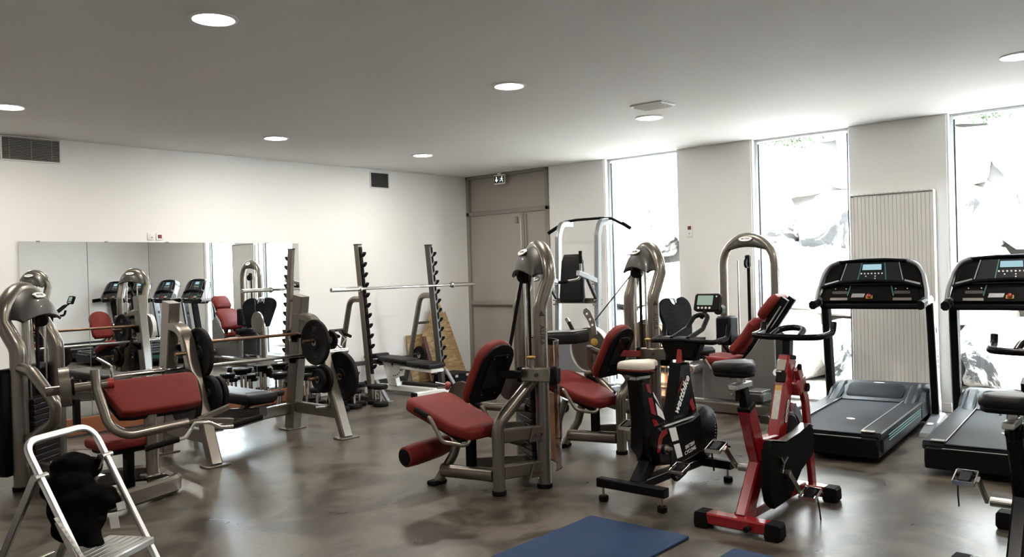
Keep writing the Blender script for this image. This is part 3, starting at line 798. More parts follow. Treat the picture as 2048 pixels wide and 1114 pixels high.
    part(MB().box(w(-4.295, -4.915, 0.76), (0.085, 0.05, 0.11), 0.014, rz=0.25), 'housing_cap', 'rubber', t)
    part(MB().tube([w(-4.31, -4.78, 0.76), w(-4.20, -4.70, 0.76)], 0.03, n=12), 'housing_arm', 'champagne', t)
    part(MB().cyl(w(-4.372, -4.82, 0.762), w(-4.376, -4.822, 0.762), 0.011, 10), 'housing_bolt', 'print_black', t)
    pn = part(MB().cyl(w(-4.34, -4.76, 0.80), w(-4.34, -4.76, 0.86), 0.014, 12), 'pull_pin', 'champagne', t)
    part(MB().lathe([(0, 0), (0.012, 0), (0.028, 0.012), (0.028, 0.020), (0, 0.024)], w(-4.34, -4.76, 0.855), n=14), 'pin_knob', 'yellow_plastic', pn)
    # handles beside the seat
    for sx, xx in ((-1, -4.775), (1, -4.285)):
        hd = part(MB().tube([w(xx, -4.13, 0.545), w(xx, -4.27, 0.50), w(xx, -4.38, 0.36), w(xx - sx * 0.10, -4.50, 0.33), w(xx - sx * 0.17, -4.47, 0.40)], 0.0135, fil=0.05, n=10), 'hand_rail', 'champagne', t)
        part(MB().cyl(w(xx, -4.135, 0.544), w(xx, -4.255, 0.506), 0.0175, 12), 'grip', 'rubber', hd)
    # smoked shroud behind the stack
    sh = []; fdn = -Fd
    for z in (0.10, 0.95):
        row = []
        for k in range(13):
            s_ = -1 + 2 * k / 12
            row.append(mid + L * (hw * 0.98 * s_) + fdn * (0.085 + 0.085 * (1 - s_ ** 4)) + V(0, 0, z))
        sh.append(row)
    part(MB().grid(sh), 'rear_shroud', 'amber_acrylic', t, 60)
    rim = MB()
    for z in (0.10, 0.95): rim.tube([mid + L * (hw * 0.98 * (-1 + 2 * k / 12)) + fdn * (0.085 + 0.085 * (1 - (-1 + 2 * k / 12) ** 4)) + V(0, 0, z) for k in range(13)], 0.004, n=6)
    part(rim, 'shroud_rim', 'gloss_black', t)
    # lever
    if not curl:
        cm = part(MB().lathe([(0, -0.012), (0.135, -0.012), (0.135, 0.012), (0, 0.012)], w(-4.235, -4.03, 0.52), (1, 0, 0), 28), 'cam_plate', 'champagne', t)
        part(MB().lathe([(0, 0), (0.018, 0), (0.03, 0.01), (0.03, 0.03), (0.015, 0.04), (0, 0.04)], w(-4.25, -3.93, 0.615), (-0.6, 0.6, 0.2), 12), 'stop_knob', 'red_plastic', cm)
        part(MB().cyl(w(-4.245, -3.925, 0.62), w(-4.32, -3.85, 0.645), 0.006, 8).cyl(w(-4.245, -3.93, 0.605), w(-4.33, -3.88, 0.61), 0.006, 8), 'pin', 'chrome', cm)
        part(MB().tube([w(-4.26, -4.03, 0.52), w(-4.255, -3.99, 0.34), w(-4.27, -4.0, 0.225)], 0.022, fil=0.06, n=12), 'lever_arm', 'champagne', t)
        rl = part(MB().lathe([(0, 0), (0.055, 0.002), (0.068, 0.012), (0.074, 0.10), (0.072, 0.30), (0.06, 0.395), (0, 0.40)], w(-4.765, -4.0, 0.212), (1, 0, 0.06), 24), 'shin_roller', 'red_vinyl', t)
        part(MB().lathe([(0, -0.006), (0.022, -0.006), (0.056, 0.002), (0.056, 0.006), (0, 0.006)], w(-4.766, -4.0, 0.212), (1, 0, 0.06), 20), 'roller_cap', 'black_plastic', rl)
        part(MB().cyl(w(-4.40, -4.0, 0.232), w(-4.25, -4.0, 0.24), 0.014, 12), 'roller_axle', 'chrome', rl)
        part(MB().bar([mid + Fd * 0.045 + V(0, 0, zc), w(-4.30, -4.50, 0.74), w(-4.26, -4.20, 0.55)], 0.022, 0.024, up=(0.8, 0.6, 0)), 'pull_belt', 'rubber', t)
        part(MB().lathe([(0, -0.015), (0.09, -0.015), (0.09, 0.015), (0, 0.015)], w(-4.28, -4.52, 0.66), (1, 0, 0), 24), 'belt_wheel', 'cover_grey', t)
        part(MB().tube([w(-4.26, -4.06, 0.50), w(-4.24, -4.35, 0.50), w(-4.16, -4.55, 0.50)], 0.028, n=12), 'pivot_tube', 'champagne', t)
    else:
        # knee pad over the seat on a curved arm, big lever disc
        Mp = frame(w(-4.42, -4.01, 0.865), (1, 0.0, 0.02), (0, 1, -0.06))
        kp = part(MB().pad(rrect(0.20, 0.40, 0.03), 0.10, 0.03, Mp), 'knee_pad', 'black_vinyl', t, 50)
        part(MB().box((0, 0.0, 0.053), (0.17, 0.37, 0.010), 0.003, M=Mp), 'pad_plate', 'silver_paint', kp)
        part(MB().tube([w(-4.36, -4.22, 0.80), w(-4.33, -4.20, 0.66), w(-4.28, -4.26, 0.52), w(-4.30, -4.40, 0.42)], 0.028, fil=0.1, n=14), 'knee_arm', 'champagne', t)
        part(MB().tube([w(-4.36, -4.22, 0.78), w(-4.22, -4.32, 0.70), w(-4.18, -4.45, 0.55), w(-4.17, -4.50, 0.42)], 0.026, fil=0.12, n=14), 'knee_arm', 'champagne', t)
        # plate with adjustment holes
        ar = []
        for k in range(9):
            a_ = math.radians(60 + 70 * k / 8); ar.append((0.23 * math.cos(a_) , 0.23 * math.sin(a_) - 0.2))
        for k in range(8, -1, -1):
            a_ = math.radians(60 + 70 * k / 8); ar.append((0.17 * math.cos(a_), 0.17 * math.sin(a_) - 0.2))
        Mq = frame(w(-4.30, -4.19, 0.95), (0.25, -0.97, 0), (0.0, 0.25, 1))
        sp = part(MB().prism([(-0.055, 0.14), (-0.03, 0.155), (0.0, 0.13), (0.045, 0.04), (0.06, -0.06), (0.015, -0.08), (0.01, -0.02), (-0.02, 0.05), (-0.06, 0.11)], 0.012, Mq, 0.002), 'sector_plate', 'champagne', t)
        for q in ((-0.025, 0.105), (0.002, 0.06), (0.022, 0.015)): part(MB().cyl(Mq @ V(q[0], q[1], -0.0075), Mq @ V(q[0], q[1], 0.0075), 0.010, 10), 'hole', 'print_white', sp)
        part(MB().lathe([(0, 0), (0.012, 0), (0.03, 0.010), (0.03, 0.022), (0, 0.03)], w(-4.33, -4.24, 0.83), (-0.5, -0.8, 0.1), 14), 'pin_knob', 'yellow_plastic', sp)
        hd = part(MB().cyl(w(-4.33, -4.00, 0.98), w(-4.36, -4.06, 0.92), 0.016, 12), 'handle_grip', 'rubber', t); part(MB().cyl(w(-4.315, -3.965, 1.01), w(-4.33, -4.00, 0.98), 0.0175, 12), 'handle_cap', 'champagne', hd)
        cm = part(MB().lathe([(0, -0.014), (0.19, -0.014), (0.19, 0.014), (0, 0.014)], w(-4.08, -4.03, 0.74), (1, 0, 0), 32), 'cam_disc', 'champagne', t)
        part(MB().lathe([(0.186, -0.03), (0.194, -0.03), (0.194, 0.03), (0.186, 0.03), (0.186, -0.03)], w(-4.08, -4.03, 0.74), (1, 0, 0), 32), 'cam_rim', 'white_paint', cm)
        part(MB().tube([mid + Fd * 0.05 + V(0, 0, zc + 0.02), w(-4.16, -4.10, 0.95)], 0.0055, n=8), 'cable', 'print_black', t)
        part(MB().tube([w(-4.30, -4.12, 0.56), w(-4.12, -4.30, 0.58), w(-4.0, -4.42, 0.55)], 0.026, n=12), 'pivot_tube', 'champagne', t)
        part(MB().lathe([(0, 0), (0.016, 0), (0.028, 0.012), (0.028, 0.03), (0, 0.04)], w(-4.30, -4.06, 0.52), (-0.7, 0.5, 0.1), 12), 'stop_knob', 'red_plastic', t)
        part(MB().tube([w(-4.56, -4.12, 0.39), w(-4.58, -4.06, 0.22), w(-4.64, -4.10, 0.09)], 0.027, fil=0.12, n=12), 'lower_arm', 'champagne', t)
        part(MB().box(w(-4.12, -4.74, 0.72), (0.05, 0.19, 0.15), 0.01), 'control_box', 'black_plastic', t)
    return t
leg_machine(0.0, 'leg_extension_machine', 'leg extension machine with red seat, backrest and red shin roller, nearest the camera', 'gym machine', False)
leg_machine(1.4, 'leg_curl_machine', 'seated leg curl machine with red seat and black knee pad, behind the black bike', 'gym machine', True)

# ------------------------------------------------------------------ biceps curl machine
t = thing('arm_curl_machine', 'arm curl machine with wide red elbow pad in front of the mirror', 'gym machine', (-6.0, -2.3, 0), world=True)
tower(t, (-6.32, -1.79), (-5.965, -1.49), (0.645, -0.764), 1.445, kink=0.98, lean=0.10, r=0.055, stack_top=0.62, plates=12)
Fd = V(0.645, -0.764, 0); md = V(-6.1425, -1.64, 0)
part(MB().box((0, 0, 0), (0.11, 0.60, 0.74), 0.03, M=Matrix.Translation(md - Fd * 0.10 + V(0, 0, 0.47)) @ frame((0, 0, 0), Fd, (0.764, 0.645, 0))), 'rear_shroud', 'black_plastic', t)
part(MB().tube([(-6.32, -1.80, 0.85), (-6.30, -1.98, 0.83), (-6.27, -2.16, 0.70), (-6.24, -2.22, 0.62), (-6.24, -2.20, 0.50), (-6.29, -1.90, 0.36)], 0.040, fil=0.10, n=14), 'frame_tube', 'champagne', t)
part(MB().bar([(-6.2, -1.70, 0.10), (-6.05, -2.45, 0.075)], 0.08, 0.13, c=0.02), 'base_beam', 'champagne', t)
# base loop
loop = [(-6.28, -2.50, 0.075), (-6.26, -2.98, 0.075), (-5.70, -2.80, 0.075), (-5.68, -2.32, 0.075), (-6.02, -2.22, 0.075)]
part(MB().bar(loop, 0.065, 0.115, fil=0.11, c=0.018), 'base_loop', 'champagne', t)
part(MB().tube([(-5.82, -2.69, 0.05), (-5.82, -2.66, 0.60)], 0.043, n=16), 'pad_post', 'champagne', t)
part(MB().box((-5.84, -2.70, 0.135), (0.12, 0.10, 0.02), 0.006), 'post_flange', 'champagne', t)
for q in ((-5.80, -2.775, 0.145), (-5.76, -2.74, 0.145)): part(bolt(q, (0, 0, 1), 0.014), 'bolt', 'chrome', t)
Mp = frame((-5.765, -2.615, 0.655), (1, 0, 0), (0, 0.70, 0.64))
outl = [(-0.335, 0.135), (-0.27, -0.135), (-0.18, -0.150), (0.20, -0.150), (0.28, -0.135), (0.335, 0.09), (0.31, 0.135), (0.28, 0.145), (-0.30, 0.145)]
ep = part(MB().pad(outl, 0.075, 0.02, Mp), 'elbow_pad', 'red_vinyl', t, 50)
Mq = Mp.copy(); Mq.translation = Mp @ V(0, 0, -0.05)
part(MB().prism([(x * 0.98, y * 0.98) for x, y in outl], 0.035, Mq, 0.008), 'pad_shell', 'black_plastic', ep)
part(MB().pad(rrect(0.36, 0.34, 0.09), 0.065, 0.025, Matrix.Translation((-5.97, -2.52, 0.365))), 'seat', 'red_vinyl', t, 50)
part(MB().box((-5.97, -2.52, 0.315), (0.26, 0.24, 0.04), 0.01), 'seat_plate', 'black_plastic', t)
part(MB().box((-5.93, -2.57, 0.17), (0.055, 0.065, 0.30), 0.006), 'seat_post', 'black_plastic', t)
part(MB().cyl((-5.99, -2.66, 0.28), (-5.99, -2.70, 0.275), 0.016, 12), 'seat_knob', 'rubber', t)
# pivot, cam, lever and handles
part(MB().cyl((-6.40, -2.50, 0.745), (-6.06, -2.62, 0.765), 0.030, 16), 'pivot_axle', 'champagne', t)
cam_ = part(MB().lathe([(0, -0.03), (0.125, -0.03), (0.125, 0.03), (0, 0.03)], (-6.30, -2.535, 0.765), (0.94, -0.33, 0.05), 30), 'cam_wheel', 'champagne', t)
part(MB().lathe([(0, 0), (0.06, 0), (0.06, 0.015), (0, 0.015)], (-6.265, -2.548, 0.767), (0.94, -0.33, 0.05), 20), 'cam_hub', 'gloss_black', cam_)
part(MB().cyl((-6.07, -2.617, 0.765), (-6.035, -2.63, 0.767), 0.034, 16), 'axle_cap', 'red_plastic', t)
part(MB().box((-6.26, -2.60, 0.60), (0.035, 0.05, 0.18), 0.006), 'cam_lever', 'black_plastic', t)
lev = part(MB().tube([(-6.14, -2.60, 0.86), (-6.14, -2.62, 0.74), (-6.11, -2.72, 0.50), (-6.02, -2.77, 0.435), (-5.66, -2.87, 0.475)], 0.030, fil=0.16, n=14, fn=8), 'lever_arm', 'champagne', t)
part(MB().bar([(-5.72, -2.85, 0.468), (-5.58, -2.89, 0.485)], 0.055, 0.02), 'fork_plate', 'champagne', lev)
for q in ([(-5.60, -2.885, 0.482), (-5.36, -2.86, 0.535)], [(-5.60, -2.885, 0.482), (-5.40, -2.99, 0.455)]):
    part(MB().bar(q, 0.03, 0.035), 'fork_arm', 'champagne', lev)
ez = part(MB().tube([(-5.98, -2.92, 0.36), (-5.73, -2.96, 0.395), (-5.68, -2.94, 0.44), (-5.66, -2.955, 0.48), (-5.58, -2.985, 0.475), (-5.50, -2.99, 0.43), (-5.42, -3.0, 0.425), (-5.22, -3.02, 0.455)], 0.0125, fil=0.03, n=10), 'handle_bar', 'chrome', lev)
part(MB().cyl((-5.98, -2.92, 0.36), (-5.77, -2.953, 0.39), 0.019, 14, b=0.003), 'grip', 'rubber', ez)
part(MB().cyl((-5.41, -3.0, 0.427), (-5.20, -3.022, 0.458), 0.019, 14, b=0.003), 'grip', 'rubber', ez)
part(MB().tube([(-6.10, -2.53, 0.93), (-6.02, -2.56, 0.87), (-6.02, -2.58, 0.80)], 0.010, fil=0.03, n=8), 'release_handle', 'chrome', t)

# ------------------------------------------------------------------ leg press
t = thing('leg_press_machine', 'leg press machine with tilted two-part red backrest and arched tower by the windows', 'gym machine', (-0.95, -4.5, 0), world=True)
mid, Fd, L, hw, zc = tower(t, (-0.66, -4.25), (-0.66, -4.79), (-1, 0), 1.735, kink=1.1, lean=0.0, r=0.043, stack_top=0.72, plates=14, hood_fwd=0.05, hood_lo=0.155)
Rx = -1.13
pnl = [(-4.08, 0.14), (-4.93, 0.14), (-4.98, 0.30), (-4.98, 0.72), (-4.90, 0.78), (-4.66, 0.52), (-4.16, 0.50), (-4.06, 0.44)]
part(MB().prism([(y, z) for y, z in pnl], 0.03, frame((Rx, 0, 0), (0, 1, 0), (0, 0, 1)), 0.006), 'side_panel', 'panel_grey', t)
part(MB().prism([(y, z) for y, z in pnl], 0.03, frame((-0.80, 0, 0), (0, 1, 0), (0, 0, 1)), 0.006), 'side_panel', 'panel_grey', t)
for y, z in ((-4.15, 0.20), (-4.15, 0.43), (-4.55, 0.20), (-4.86, 0.20), (-4.86, 0.58), (-4.5, 0.44)): part(bolt((Rx - 0.016, y, z), (-1, 0, 0), 0.010), 'bolt', 'chrome', t)
part(MB().bar([(-1.0, -3.60, 0.06), (-1.0, -5.05, 0.06)], 0.30, 0.12, c=0.02), 'base_beam', 'champagne', t)
part(MB().bar([(-1.40, -4.98, 0.035), (-0.62, -4.98, 0.035)], 0.09, 0.07), 'base_foot', 'cover_grey', t)
part(MB().bar([(-1.32, -3.66, 0.035), (-0.66, -3.66, 0.035)], 0.09, 0.07), 'base_foot', 'cover_grey', t)
# slanted rails carrying the back
for x in (-1.07, -0.90):
    part(MB().bar([(x, -4.62, 0.46), (x, -5.06, 1.10)], 0.045, 0.075), 'back_rail', 'black_plastic', t)
    part(MB().bar([(x - 0.028, -4.66, 0.50), (x - 0.028, -5.03, 1.03)], 0.010, 0.016), 'rail_edge', 'chrome', t)
dirb = V(0, -0.43, 0.53).normalized(); nb = V(0, 0.53, 0.43).normalized()
def lp_pad(a, b, w0, name, waist=0.0):
    p0 = V(-1.0, -4.56, 0.50) + nb * 0.06
    c = p0 + dirb * ((a + b) / 2); hl = (b - a) / 2
    o = [(-w0 * 0.8, -hl), (w0 * 0.8, -hl), (w0, -hl + 0.04), (w0 * (1 - waist), 0), (w0, hl - 0.06), (w0 * 0.7, hl), (-w0 * 0.7, hl), (-w0, hl - 0.06), (-w0 * (1 - waist), 0), (-w0, -hl + 0.04)]
    return part(MB().pad(o, 0.09, 0.035, frame(c, (-1, 0, 0), dirb) if frame(c, (-1, 0, 0), dirb).to_3x3()[1][2] > 0 else frame(c, (1, 0, 0), dirb), crown=0.01), name, 'red_vinyl', t, 50)
lp_pad(0.06, 0.48, 0.19, 'backrest', 0.18); lp_pad(0.50, 0.76, 0.15, 'head_pad')
part(MB().pad(rrect(0.38, 0.34, 0.07), 0.085, 0.03, frame((-1.0, -4.42, 0.505), (1, 0, 0), (0, 1, 0.08))), 'seat', 'red_vinyl', t, 50)
for x in (-1.26, -0.74):
    hd = part(MB().tube([(x * 0.5 - 0.5 if False else (x + (-0.06 if x > -1 else 0.06)), -4.56, 0.40), (x, -4.52, 0.40), (x, -4.40, 0.44), (x, -4.32, 0.55)], 0.013, fil=0.04, n=10), 'hand_rail', 'champagne', t)
    part(MB().cyl((x, -4.34, 0.53), (x, -4.27, 0.62), 0.017, 12), 'grip', 'rubber', hd)
# foot plate with two lobes
fp = []
for k in range(13): a_ = -0.3 + (PI * 0.62 + 0.3) * k / 12; fp.append((0.125 + 0.135 * math.cos(a_), 0.10 + 0.115 * math.sin(a_)))
fp += [(0.03, 0.17), (-0.03, 0.17)]
right = fp[:13]; left = [(-x, y) for x, y in reversed(right)]
outl = [(0.17, -0.22), *right, (0.04, 0.165), (0.0, 0.145), (-0.04, 0.165), *left, (-0.17, -0.22)]
outl = [(x * 1.2, y * 1.12) for x, y in outl]
Mf = frame((-0.93, -3.86, 0.865), (1, 0, 0), (0, 0.18, 1))
plate_ = part(MB().prism(outl, 0.035, Mf, 0.008), 'foot_plate', 'plate_rubber', t)
rib = MB()
for i in range(9):
    for j in range(8):
        x, y = -0.20 + j * 0.057, -0.17 + i * 0.042
        if abs(x) < 0.24 and not (abs(x) < 0.05 and y > 0.1): rib.box((x, y, 0.0), (0.035, 0.010, 0.039), 0.002, M=Mf)
ro = part(rib, 'tread', 'plate_rubber', plate_); ro['kind'] = 'stuff'
part(MB().tube([Mf @ V(-0.055, 0.13, 0.0), Mf @ V(-0.05, 0.24, -0.02), Mf @ V(0.05, 0.24, -0.02), Mf @ V(0.055, 0.13, 0.0)], 0.014, fil=0.03, n=10), 'plate_handle', 'silver_paint', t)
part(MB().tube([(-1.0, -3.82, 0.80), (-1.0, -3.66, 0.66), (-1.0, -3.64, 0.10)], 0.045, fil=0.1, n=14), 'plate_arm', 'champagne', t)
part(MB().lathe([(0, -0.012), (0.17, -0.012), (0.17, 0.012), (0, 0.012)], (-1.12, -3.62, 0.72), (1, 0, 0), 28), 'cam_disc', 'champagne', t)
part(MB().box((-1.0, -4.12, 0.56), (0.34, 0.24, 0.10), 0.03), 'rail_cover', 'black_plastic', t)
part(MB().cyl((-1.30, -4.20, 0.43), (-1.12, -4.20, 0.43), 0.045, 18, b=0.008), 'roller_end', 'silver_paint', t)
part(MB().lathe([(0.020, 0), (0.027, 0.0), (0.027, 0.003), (0.020, 0.003)], (-1.304, -4.20, 0.43), (1, 0, 0), 18), 'roller_ring', 'red_plastic', t)
st = part(MB().box((-1.28, -4.88, 0.22), (0.22, 0.16, 0.10), 0.02), 'step_block', 'cover_grey', t)
part(MB().box((-1.28, -4.88, 0.275), (0.20, 0.14, 0.012), 0.003), 'step_tread', 'silver_paint', st)
part(MB().box((-0.90, -4.39, 0.78), (0.18, 0.16, 0.28), 0.02), 'stack_housing', 'black_plastic', t)
part(MB().cyl((-0.90, -4.30, 0.98), (-0.82, -4.30, 0.98), 0.05, 18), 'guide_wheel', 'black_plastic', t)
pl = part(MB().prism(rrect(0.085, 0.36, 0.04), 0.004, frame((-0.705, -4.80, 0.62), (0, -1, 0), (0, 0, 1)), 0.001), 'warning_placard', 'print_white', t, label='white warning placard with red head and yellow foot')
Mw = frame((-0.7085, -4.80, 0.62), (0, -1, 0), (0, 0, 1))
part(MB().prism(rrect(0.08, 0.07, 0.033), 0.002, Mw @ Matrix.Translation((0, 0.14, 0))), 'placard_head', 'red_plastic', pl, 0)
part(MB().prism(rrect(0.08, 0.06, 0.005), 0.002, Mw @ Matrix.Translation((0, -0.145, 0))), 'placard_foot', 'yellow_plastic', pl, 0)
for k in range(9): part(MB().box((0, 0.085 - k * 0.024, -0.001), (0.062, 0.007, 0.002), 0, M=Mw), 'text_line', 'print_grey', pl, 0)
# ================================================================== FREE WEIGHTS
# ---- bench press station
t = thing('bench_press', 'bench press station with square uprights and flat black bench by the mirror', 'weight bench', (-4.54, -1.7, 0), world=True)
for x, sg in ((-5.145, 1), (-3.905, -1)):
    up = part(MB().bar([(x, -1.45, 0.0), (x, -1.655, 1.25)], 0.095, 0.135, up=(0, 1, 0), c=0.008), 'upright', 'champagne', t)
    part(MB().box((x, -1.45, 0.008), (0.20, 0.16, 0.016), 0.004), 'foot_plate', 'champagne', up)
    lg = part(MB().bar([(x, -1.60, 1.06), (x, -1.86, 1.04), (x, -2.02, 0.62), (x, -2.265, 0.01)], 0.10, 0.072, fil=0.22, up=(0, 0, 1), c=0.012, fn=9), 'front_leg', 'champagne', t)
    part(MB().box((x, -2.27, 0.008), (0.19, 0.13, 0.016), 0.004), 'foot_plate', 'champagne', lg)
    part(MB().bar([(x, -1.47, 0.215), (x, -2.17, 0.215)], 0.055, 0.10), 'side_beam', 'champagne', t)
    for z, y in ((0.655, -1.56), (0.855, -1.60)):
        hk = MB().prism([(0, 0.02), (0.20, 0.02), (0.235, 0.10), (0.215, 0.105), (0.185, 0.045), (0, 0.05), (-0.0, -0.03), (0.06, -0.03)], 0.03, frame((x + sg * 0.055, y + 0.02, z), (0, -1, 0), (0, 0, 1)), 0.004)
        part(hk, 'bar_hook', 'black_plastic', up)
    for z, y, a_, b_ in ((0.85, -1.95, 0.20, 0.13), (0.53, -2.07, 0.24, 0.20)):
        part(MB().cyl((x - sg * b_, y, z), (x + sg * a_, y, z), 0.0145, 12), 'plate_horn', 'brown_steel', lg)
    part(MB().cyl((x + sg * 0.02, -2.1, 0.27), (x + sg * 0.20, -2.1, 0.285), 0.0125, 12), 'band_peg', 'chrome', lg)
part(MB().cyl((-5.12, -1.655, 0.902), (-3.93, -1.655, 0.902), 0.0145, 14), 'safety_bar', 'brown_steel', t)
part(MB().bar([(-5.14, -1.46, 0.20), (-4.85, -1.48, 0.19), (-4.54, -1.52, 0.16), (-4.23, -1.48, 0.19), (-3.91, -1.46, 0.20)], 0.06, 0.10, fil=0.2), 'cross_beam', 'champagne', t)
part(MB().bar([(-4.54, -0.80, 0.16), (-4.54, -1.98, 0.30)], 0.07, 0.08), 'bench_beam', 'cover_grey', t)
part(MB().bar([(-4.54, -0.86, 0.0), (-4.54, -0.86, 0.36)], 0.07, 0.07, up=(0, 1, 0)), 'bench_post', 'champagne', t)
part(MB().box((-4.54, -0.86, 0.012), (0.50, 0.08, 0.024), 0.004), 'rear_foot', 'champagne', t)
part(MB().bar([(-4.54, -1.55, 0.16), (-4.54, -1.75, 0.37)], 0.06, 0.06), 'bench_post', 'champagne', t)
bp = part(MB().pad(rrect(0.29, 1.26, 0.05), 0.075, 0.03, Matrix.Translation((-4.54, -1.385, 0.415)), crown=0.004), 'bench_pad', 'black_vinyl', t, 50)
part(MB().box((-4.54, -1.385, 0.37), (0.24, 1.16, 0.02), 0.004), 'pad_board', 'black_plastic', bp)
letters('MATRIX', 0.05, frame((-4.54, -1.86, 0.4575), (1, 0, 0), (0, 1, 0)), 'print_black', bp)

# ---- barbells (local: along X, centred)
def barbell(name, label, loc, shaft='chrome', sleeve='chrome', length=2.2, group='olympic barbells', sl=0.42):
    b = thing(name, label, 'barbell', loc, group=group); h_ = length / 2
    part(MB().cyl((-h_ + sl, 0, 0), (h_ - sl, 0, 0), 0.0145, 14), 'shaft', shaft, b)
    for s_ in (-1, 1):
        sv = part(MB().lathe([(0.010, 0), (0.025, 0), (0.025, sl - 0.03), (0.0, sl - 0.03)], (s_ * h_, 0, 0), (-s_, 0, 0), 18), 'sleeve', sleeve, b)
        part(MB().lathe([(0, 0), (0.037, 0), (0.037, 0.022), (0.024, 0.03), (0.024, 0.045), (0, 0.045)], (s_ * (h_ - sl + 0.045), 0, 0), (-s_, 0, 0), 18), 'collar', sleeve, sv)
        part(MB().cyl((s_ * (h_ - 0.0), 0, 0), (s_ * (h_ - 0.012), 0, 0), 0.011, 10), 'end_bolt', 'print_black', sv)
    return b
barbell('barbell', 'chrome barbell on the lower hooks of the bench press', (-4.585, -1.765, 0.712), 'steel')
barbell('barbell', 'chrome barbell resting across the notched squat rack', (-1.905, -0.895, 1.272), 'chrome')

# ---- weight plates (axis along X)
def plate_obj(label, loc, r, th, col_='iron', group='weight plates on the bench press'):
    p = thing('weight_plate', label, 'weight plate', loc, group=group)
    pr = [(0.026, -th * 0.5), (r * 0.30, -th * 0.5), (r * 0.34, -th * 0.28), (r * 0.80, -th * 0.28), (r * 0.86, -th * 0.5), (r - 0.006, -th * 0.5), (r, -th * 0.35),
          (r, th * 0.35), (r - 0.006, th * 0.5), (r * 0.86, th * 0.5), (r * 0.80, th * 0.28), (r * 0.34, th * 0.28), (r * 0.30, th * 0.5), (0.026, th * 0.5), (0.026, -th * 0.5)]
    part(MB().lathe(pr, (0, 0, 0), (1, 0, 0), 36), 'disc', col_, p)
    part(MB().lathe([(0.015, -th * 0.55), (0.030, -th * 0.55), (0.030, th * 0.55), (0.015, th * 0.55), (0.015, -th * 0.55)], (0, 0, 0), (1, 0, 0), 18), 'hub_ring', 'steel', p)
    if r > 0.18:
        letters('20', 0.06, frame((-th * 0.28 - 0.001, 0, r * 0.58), (0, -1, 0), (0, 0, 1)), 'cover_grey', p)
        letters('KG', 0.045, frame((-th * 0.28 - 0.001, 0, -r * 0.58), (0, -1, 0), (0, 0, 1)), 'cover_grey', p)
    return p
plate_obj('large black plate on the upper horn of the bench press, squat rack side', (-3.975, -1.95, 0.835), 0.205, 0.034)
plate_obj('tiny black plate on the upper outer horn of the bench press, squat rack side', (-3.80, -1.95, 0.842), 0.085, 0.026)
plate_obj('medium black plate on the lower inner horn of the bench press, squat rack side', (-3.985, -2.07, 0.517), 0.125, 0.040)
plate_obj('second medium black plate outermost on the lower inner horn, squat rack side', (-4.035, -2.07, 0.517), 0.095, 0.034)
plate_obj('largest black plate on the lower outer horn of the bench press, squat rack side', (-3.79, -2.07, 0.517), 0.225, 0.045)
plate_obj('large black plate on the upper horn of the bench press, curl machine side', (-5.075, -1.95, 0.838), 0.205, 0.034)
plate_obj('thick black plate on the lower inner horn of the bench press, curl machine side', (-5.065, -2.07, 0.517), 0.155, 0.050)
plate_obj('second black plate on the lower inner horn of the bench press, curl machine side', (-4.995, -2.07, 0.517), 0.140, 0.040)
plate_obj('largest black plate behind the red elbow pad on the lower outer horn', (-5.265, -2.07, 0.517), 0.225, 0.045)

# ---- squat rack
t = thing('squat_rack', 'tall grey squat rack with two notched uprights against the wall', 'squat rack', (-1.90, -0.6, 0), world=True)
for x in (-2.45, -1.36):
    p0, p1 = V(x, -0.845, 0.03), V(x, -0.665, 1.765); dv = (p1 - p0).normalized(); fv = V(0, -dv.z, dv.y)
    up = part(MB().bar([p0, p1], 0.062, 0.078, up=(0, 1, 0), c=0.008), 'upright', 'cover_grey' if x > -2 else 'champagne', t)
    part(MB().box(p1 + V(0, 0, 0.004), (0.066, 0.082, 0.012), 0.003), 'end_cap', 'black_plastic', up)
    Mh = frame(p0 + fv * 0.040, fv, dv)
    poly = [(-0.02, 0.28), (0.012, 0.28)]
    for k in range(12):
        b0 = 0.33 + k * 0.115
        poly += [(0.012, b0), (0.034, b0 + 0.006), (0.062, b0 + 0.030), (0.066, b0 + 0.052), (0.055, b0 + 0.055), (0.046, b0 + 0.036), (0.028, b0 + 0.030), (0.013, b0 + 0.050)]
    poly += [(0.012, 1.715), (-0.02, 1.715)]
    poly = [(px * 1.2 if px > 0 else px, py) for px, py in poly]
    part(MB().prism(poly, 0.032, Mh, 0.0), 'notch_strip', 'black_plastic', up, 0)
    if x > -2: part(MB().prism([(px * 0.70 + 0.002, py) for px, py in poly], 0.040, Mh, 0.0), 'notch_liner', 'silver_paint', up, 0)
    bk = part(MB().tube([(x, -0.70, 1.15), (x, -0.50, 1.15), (x, -0.28, 0.40), (x, -0.16, 0.03)], 0.030, fil=0.12, n=14, ry=0.036), 'back_tube', 'champagne', t)
    part(MB().bar([(x, -0.14, 0.03), (x, -0.88, 0.03)], 0.06, 0.06), 'base_rail', 'cover_grey', t)
    part(MB().bar([(x + 0.05, -0.86, 0.24), (x + 0.09, -1.01, 0.01)], 0.05, 0.025, up=(0, 0, 1)), 'front_strut', 'silver_paint', t)
    part(MB().box((x + 0.095, -1.02, 0.006), (0.07, 0.07, 0.012), 0.003), 'foot_plate', 'silver_paint', t)
    for z, y in ((0.80, -0.395), (0.40, -0.28)):
        pg = part(MB().cyl((x, y, z), (x + (0.22 if x > -2 else -0.22), y, z), 0.016, 12), 'plate_horn', 'cover_grey', bk)
part(MB().bar([(-2.45, -0.27, 0.37), (-1.36, -0.27, 0.37)], 0.05, 0.05), 'cross_bar', 'cover_grey', t)
part(MB().bar([(-2.45, -0.18, 0.10), (-1.36, -0.18, 0.10)], 0.05, 0.06), 'cross_bar', 'cover_grey', t)
plate_obj('small black plate on the storage horn of the squat rack', (-1.20, -0.28, 0.375), 0.12, 0.03, group='weight plates on the squat rack')
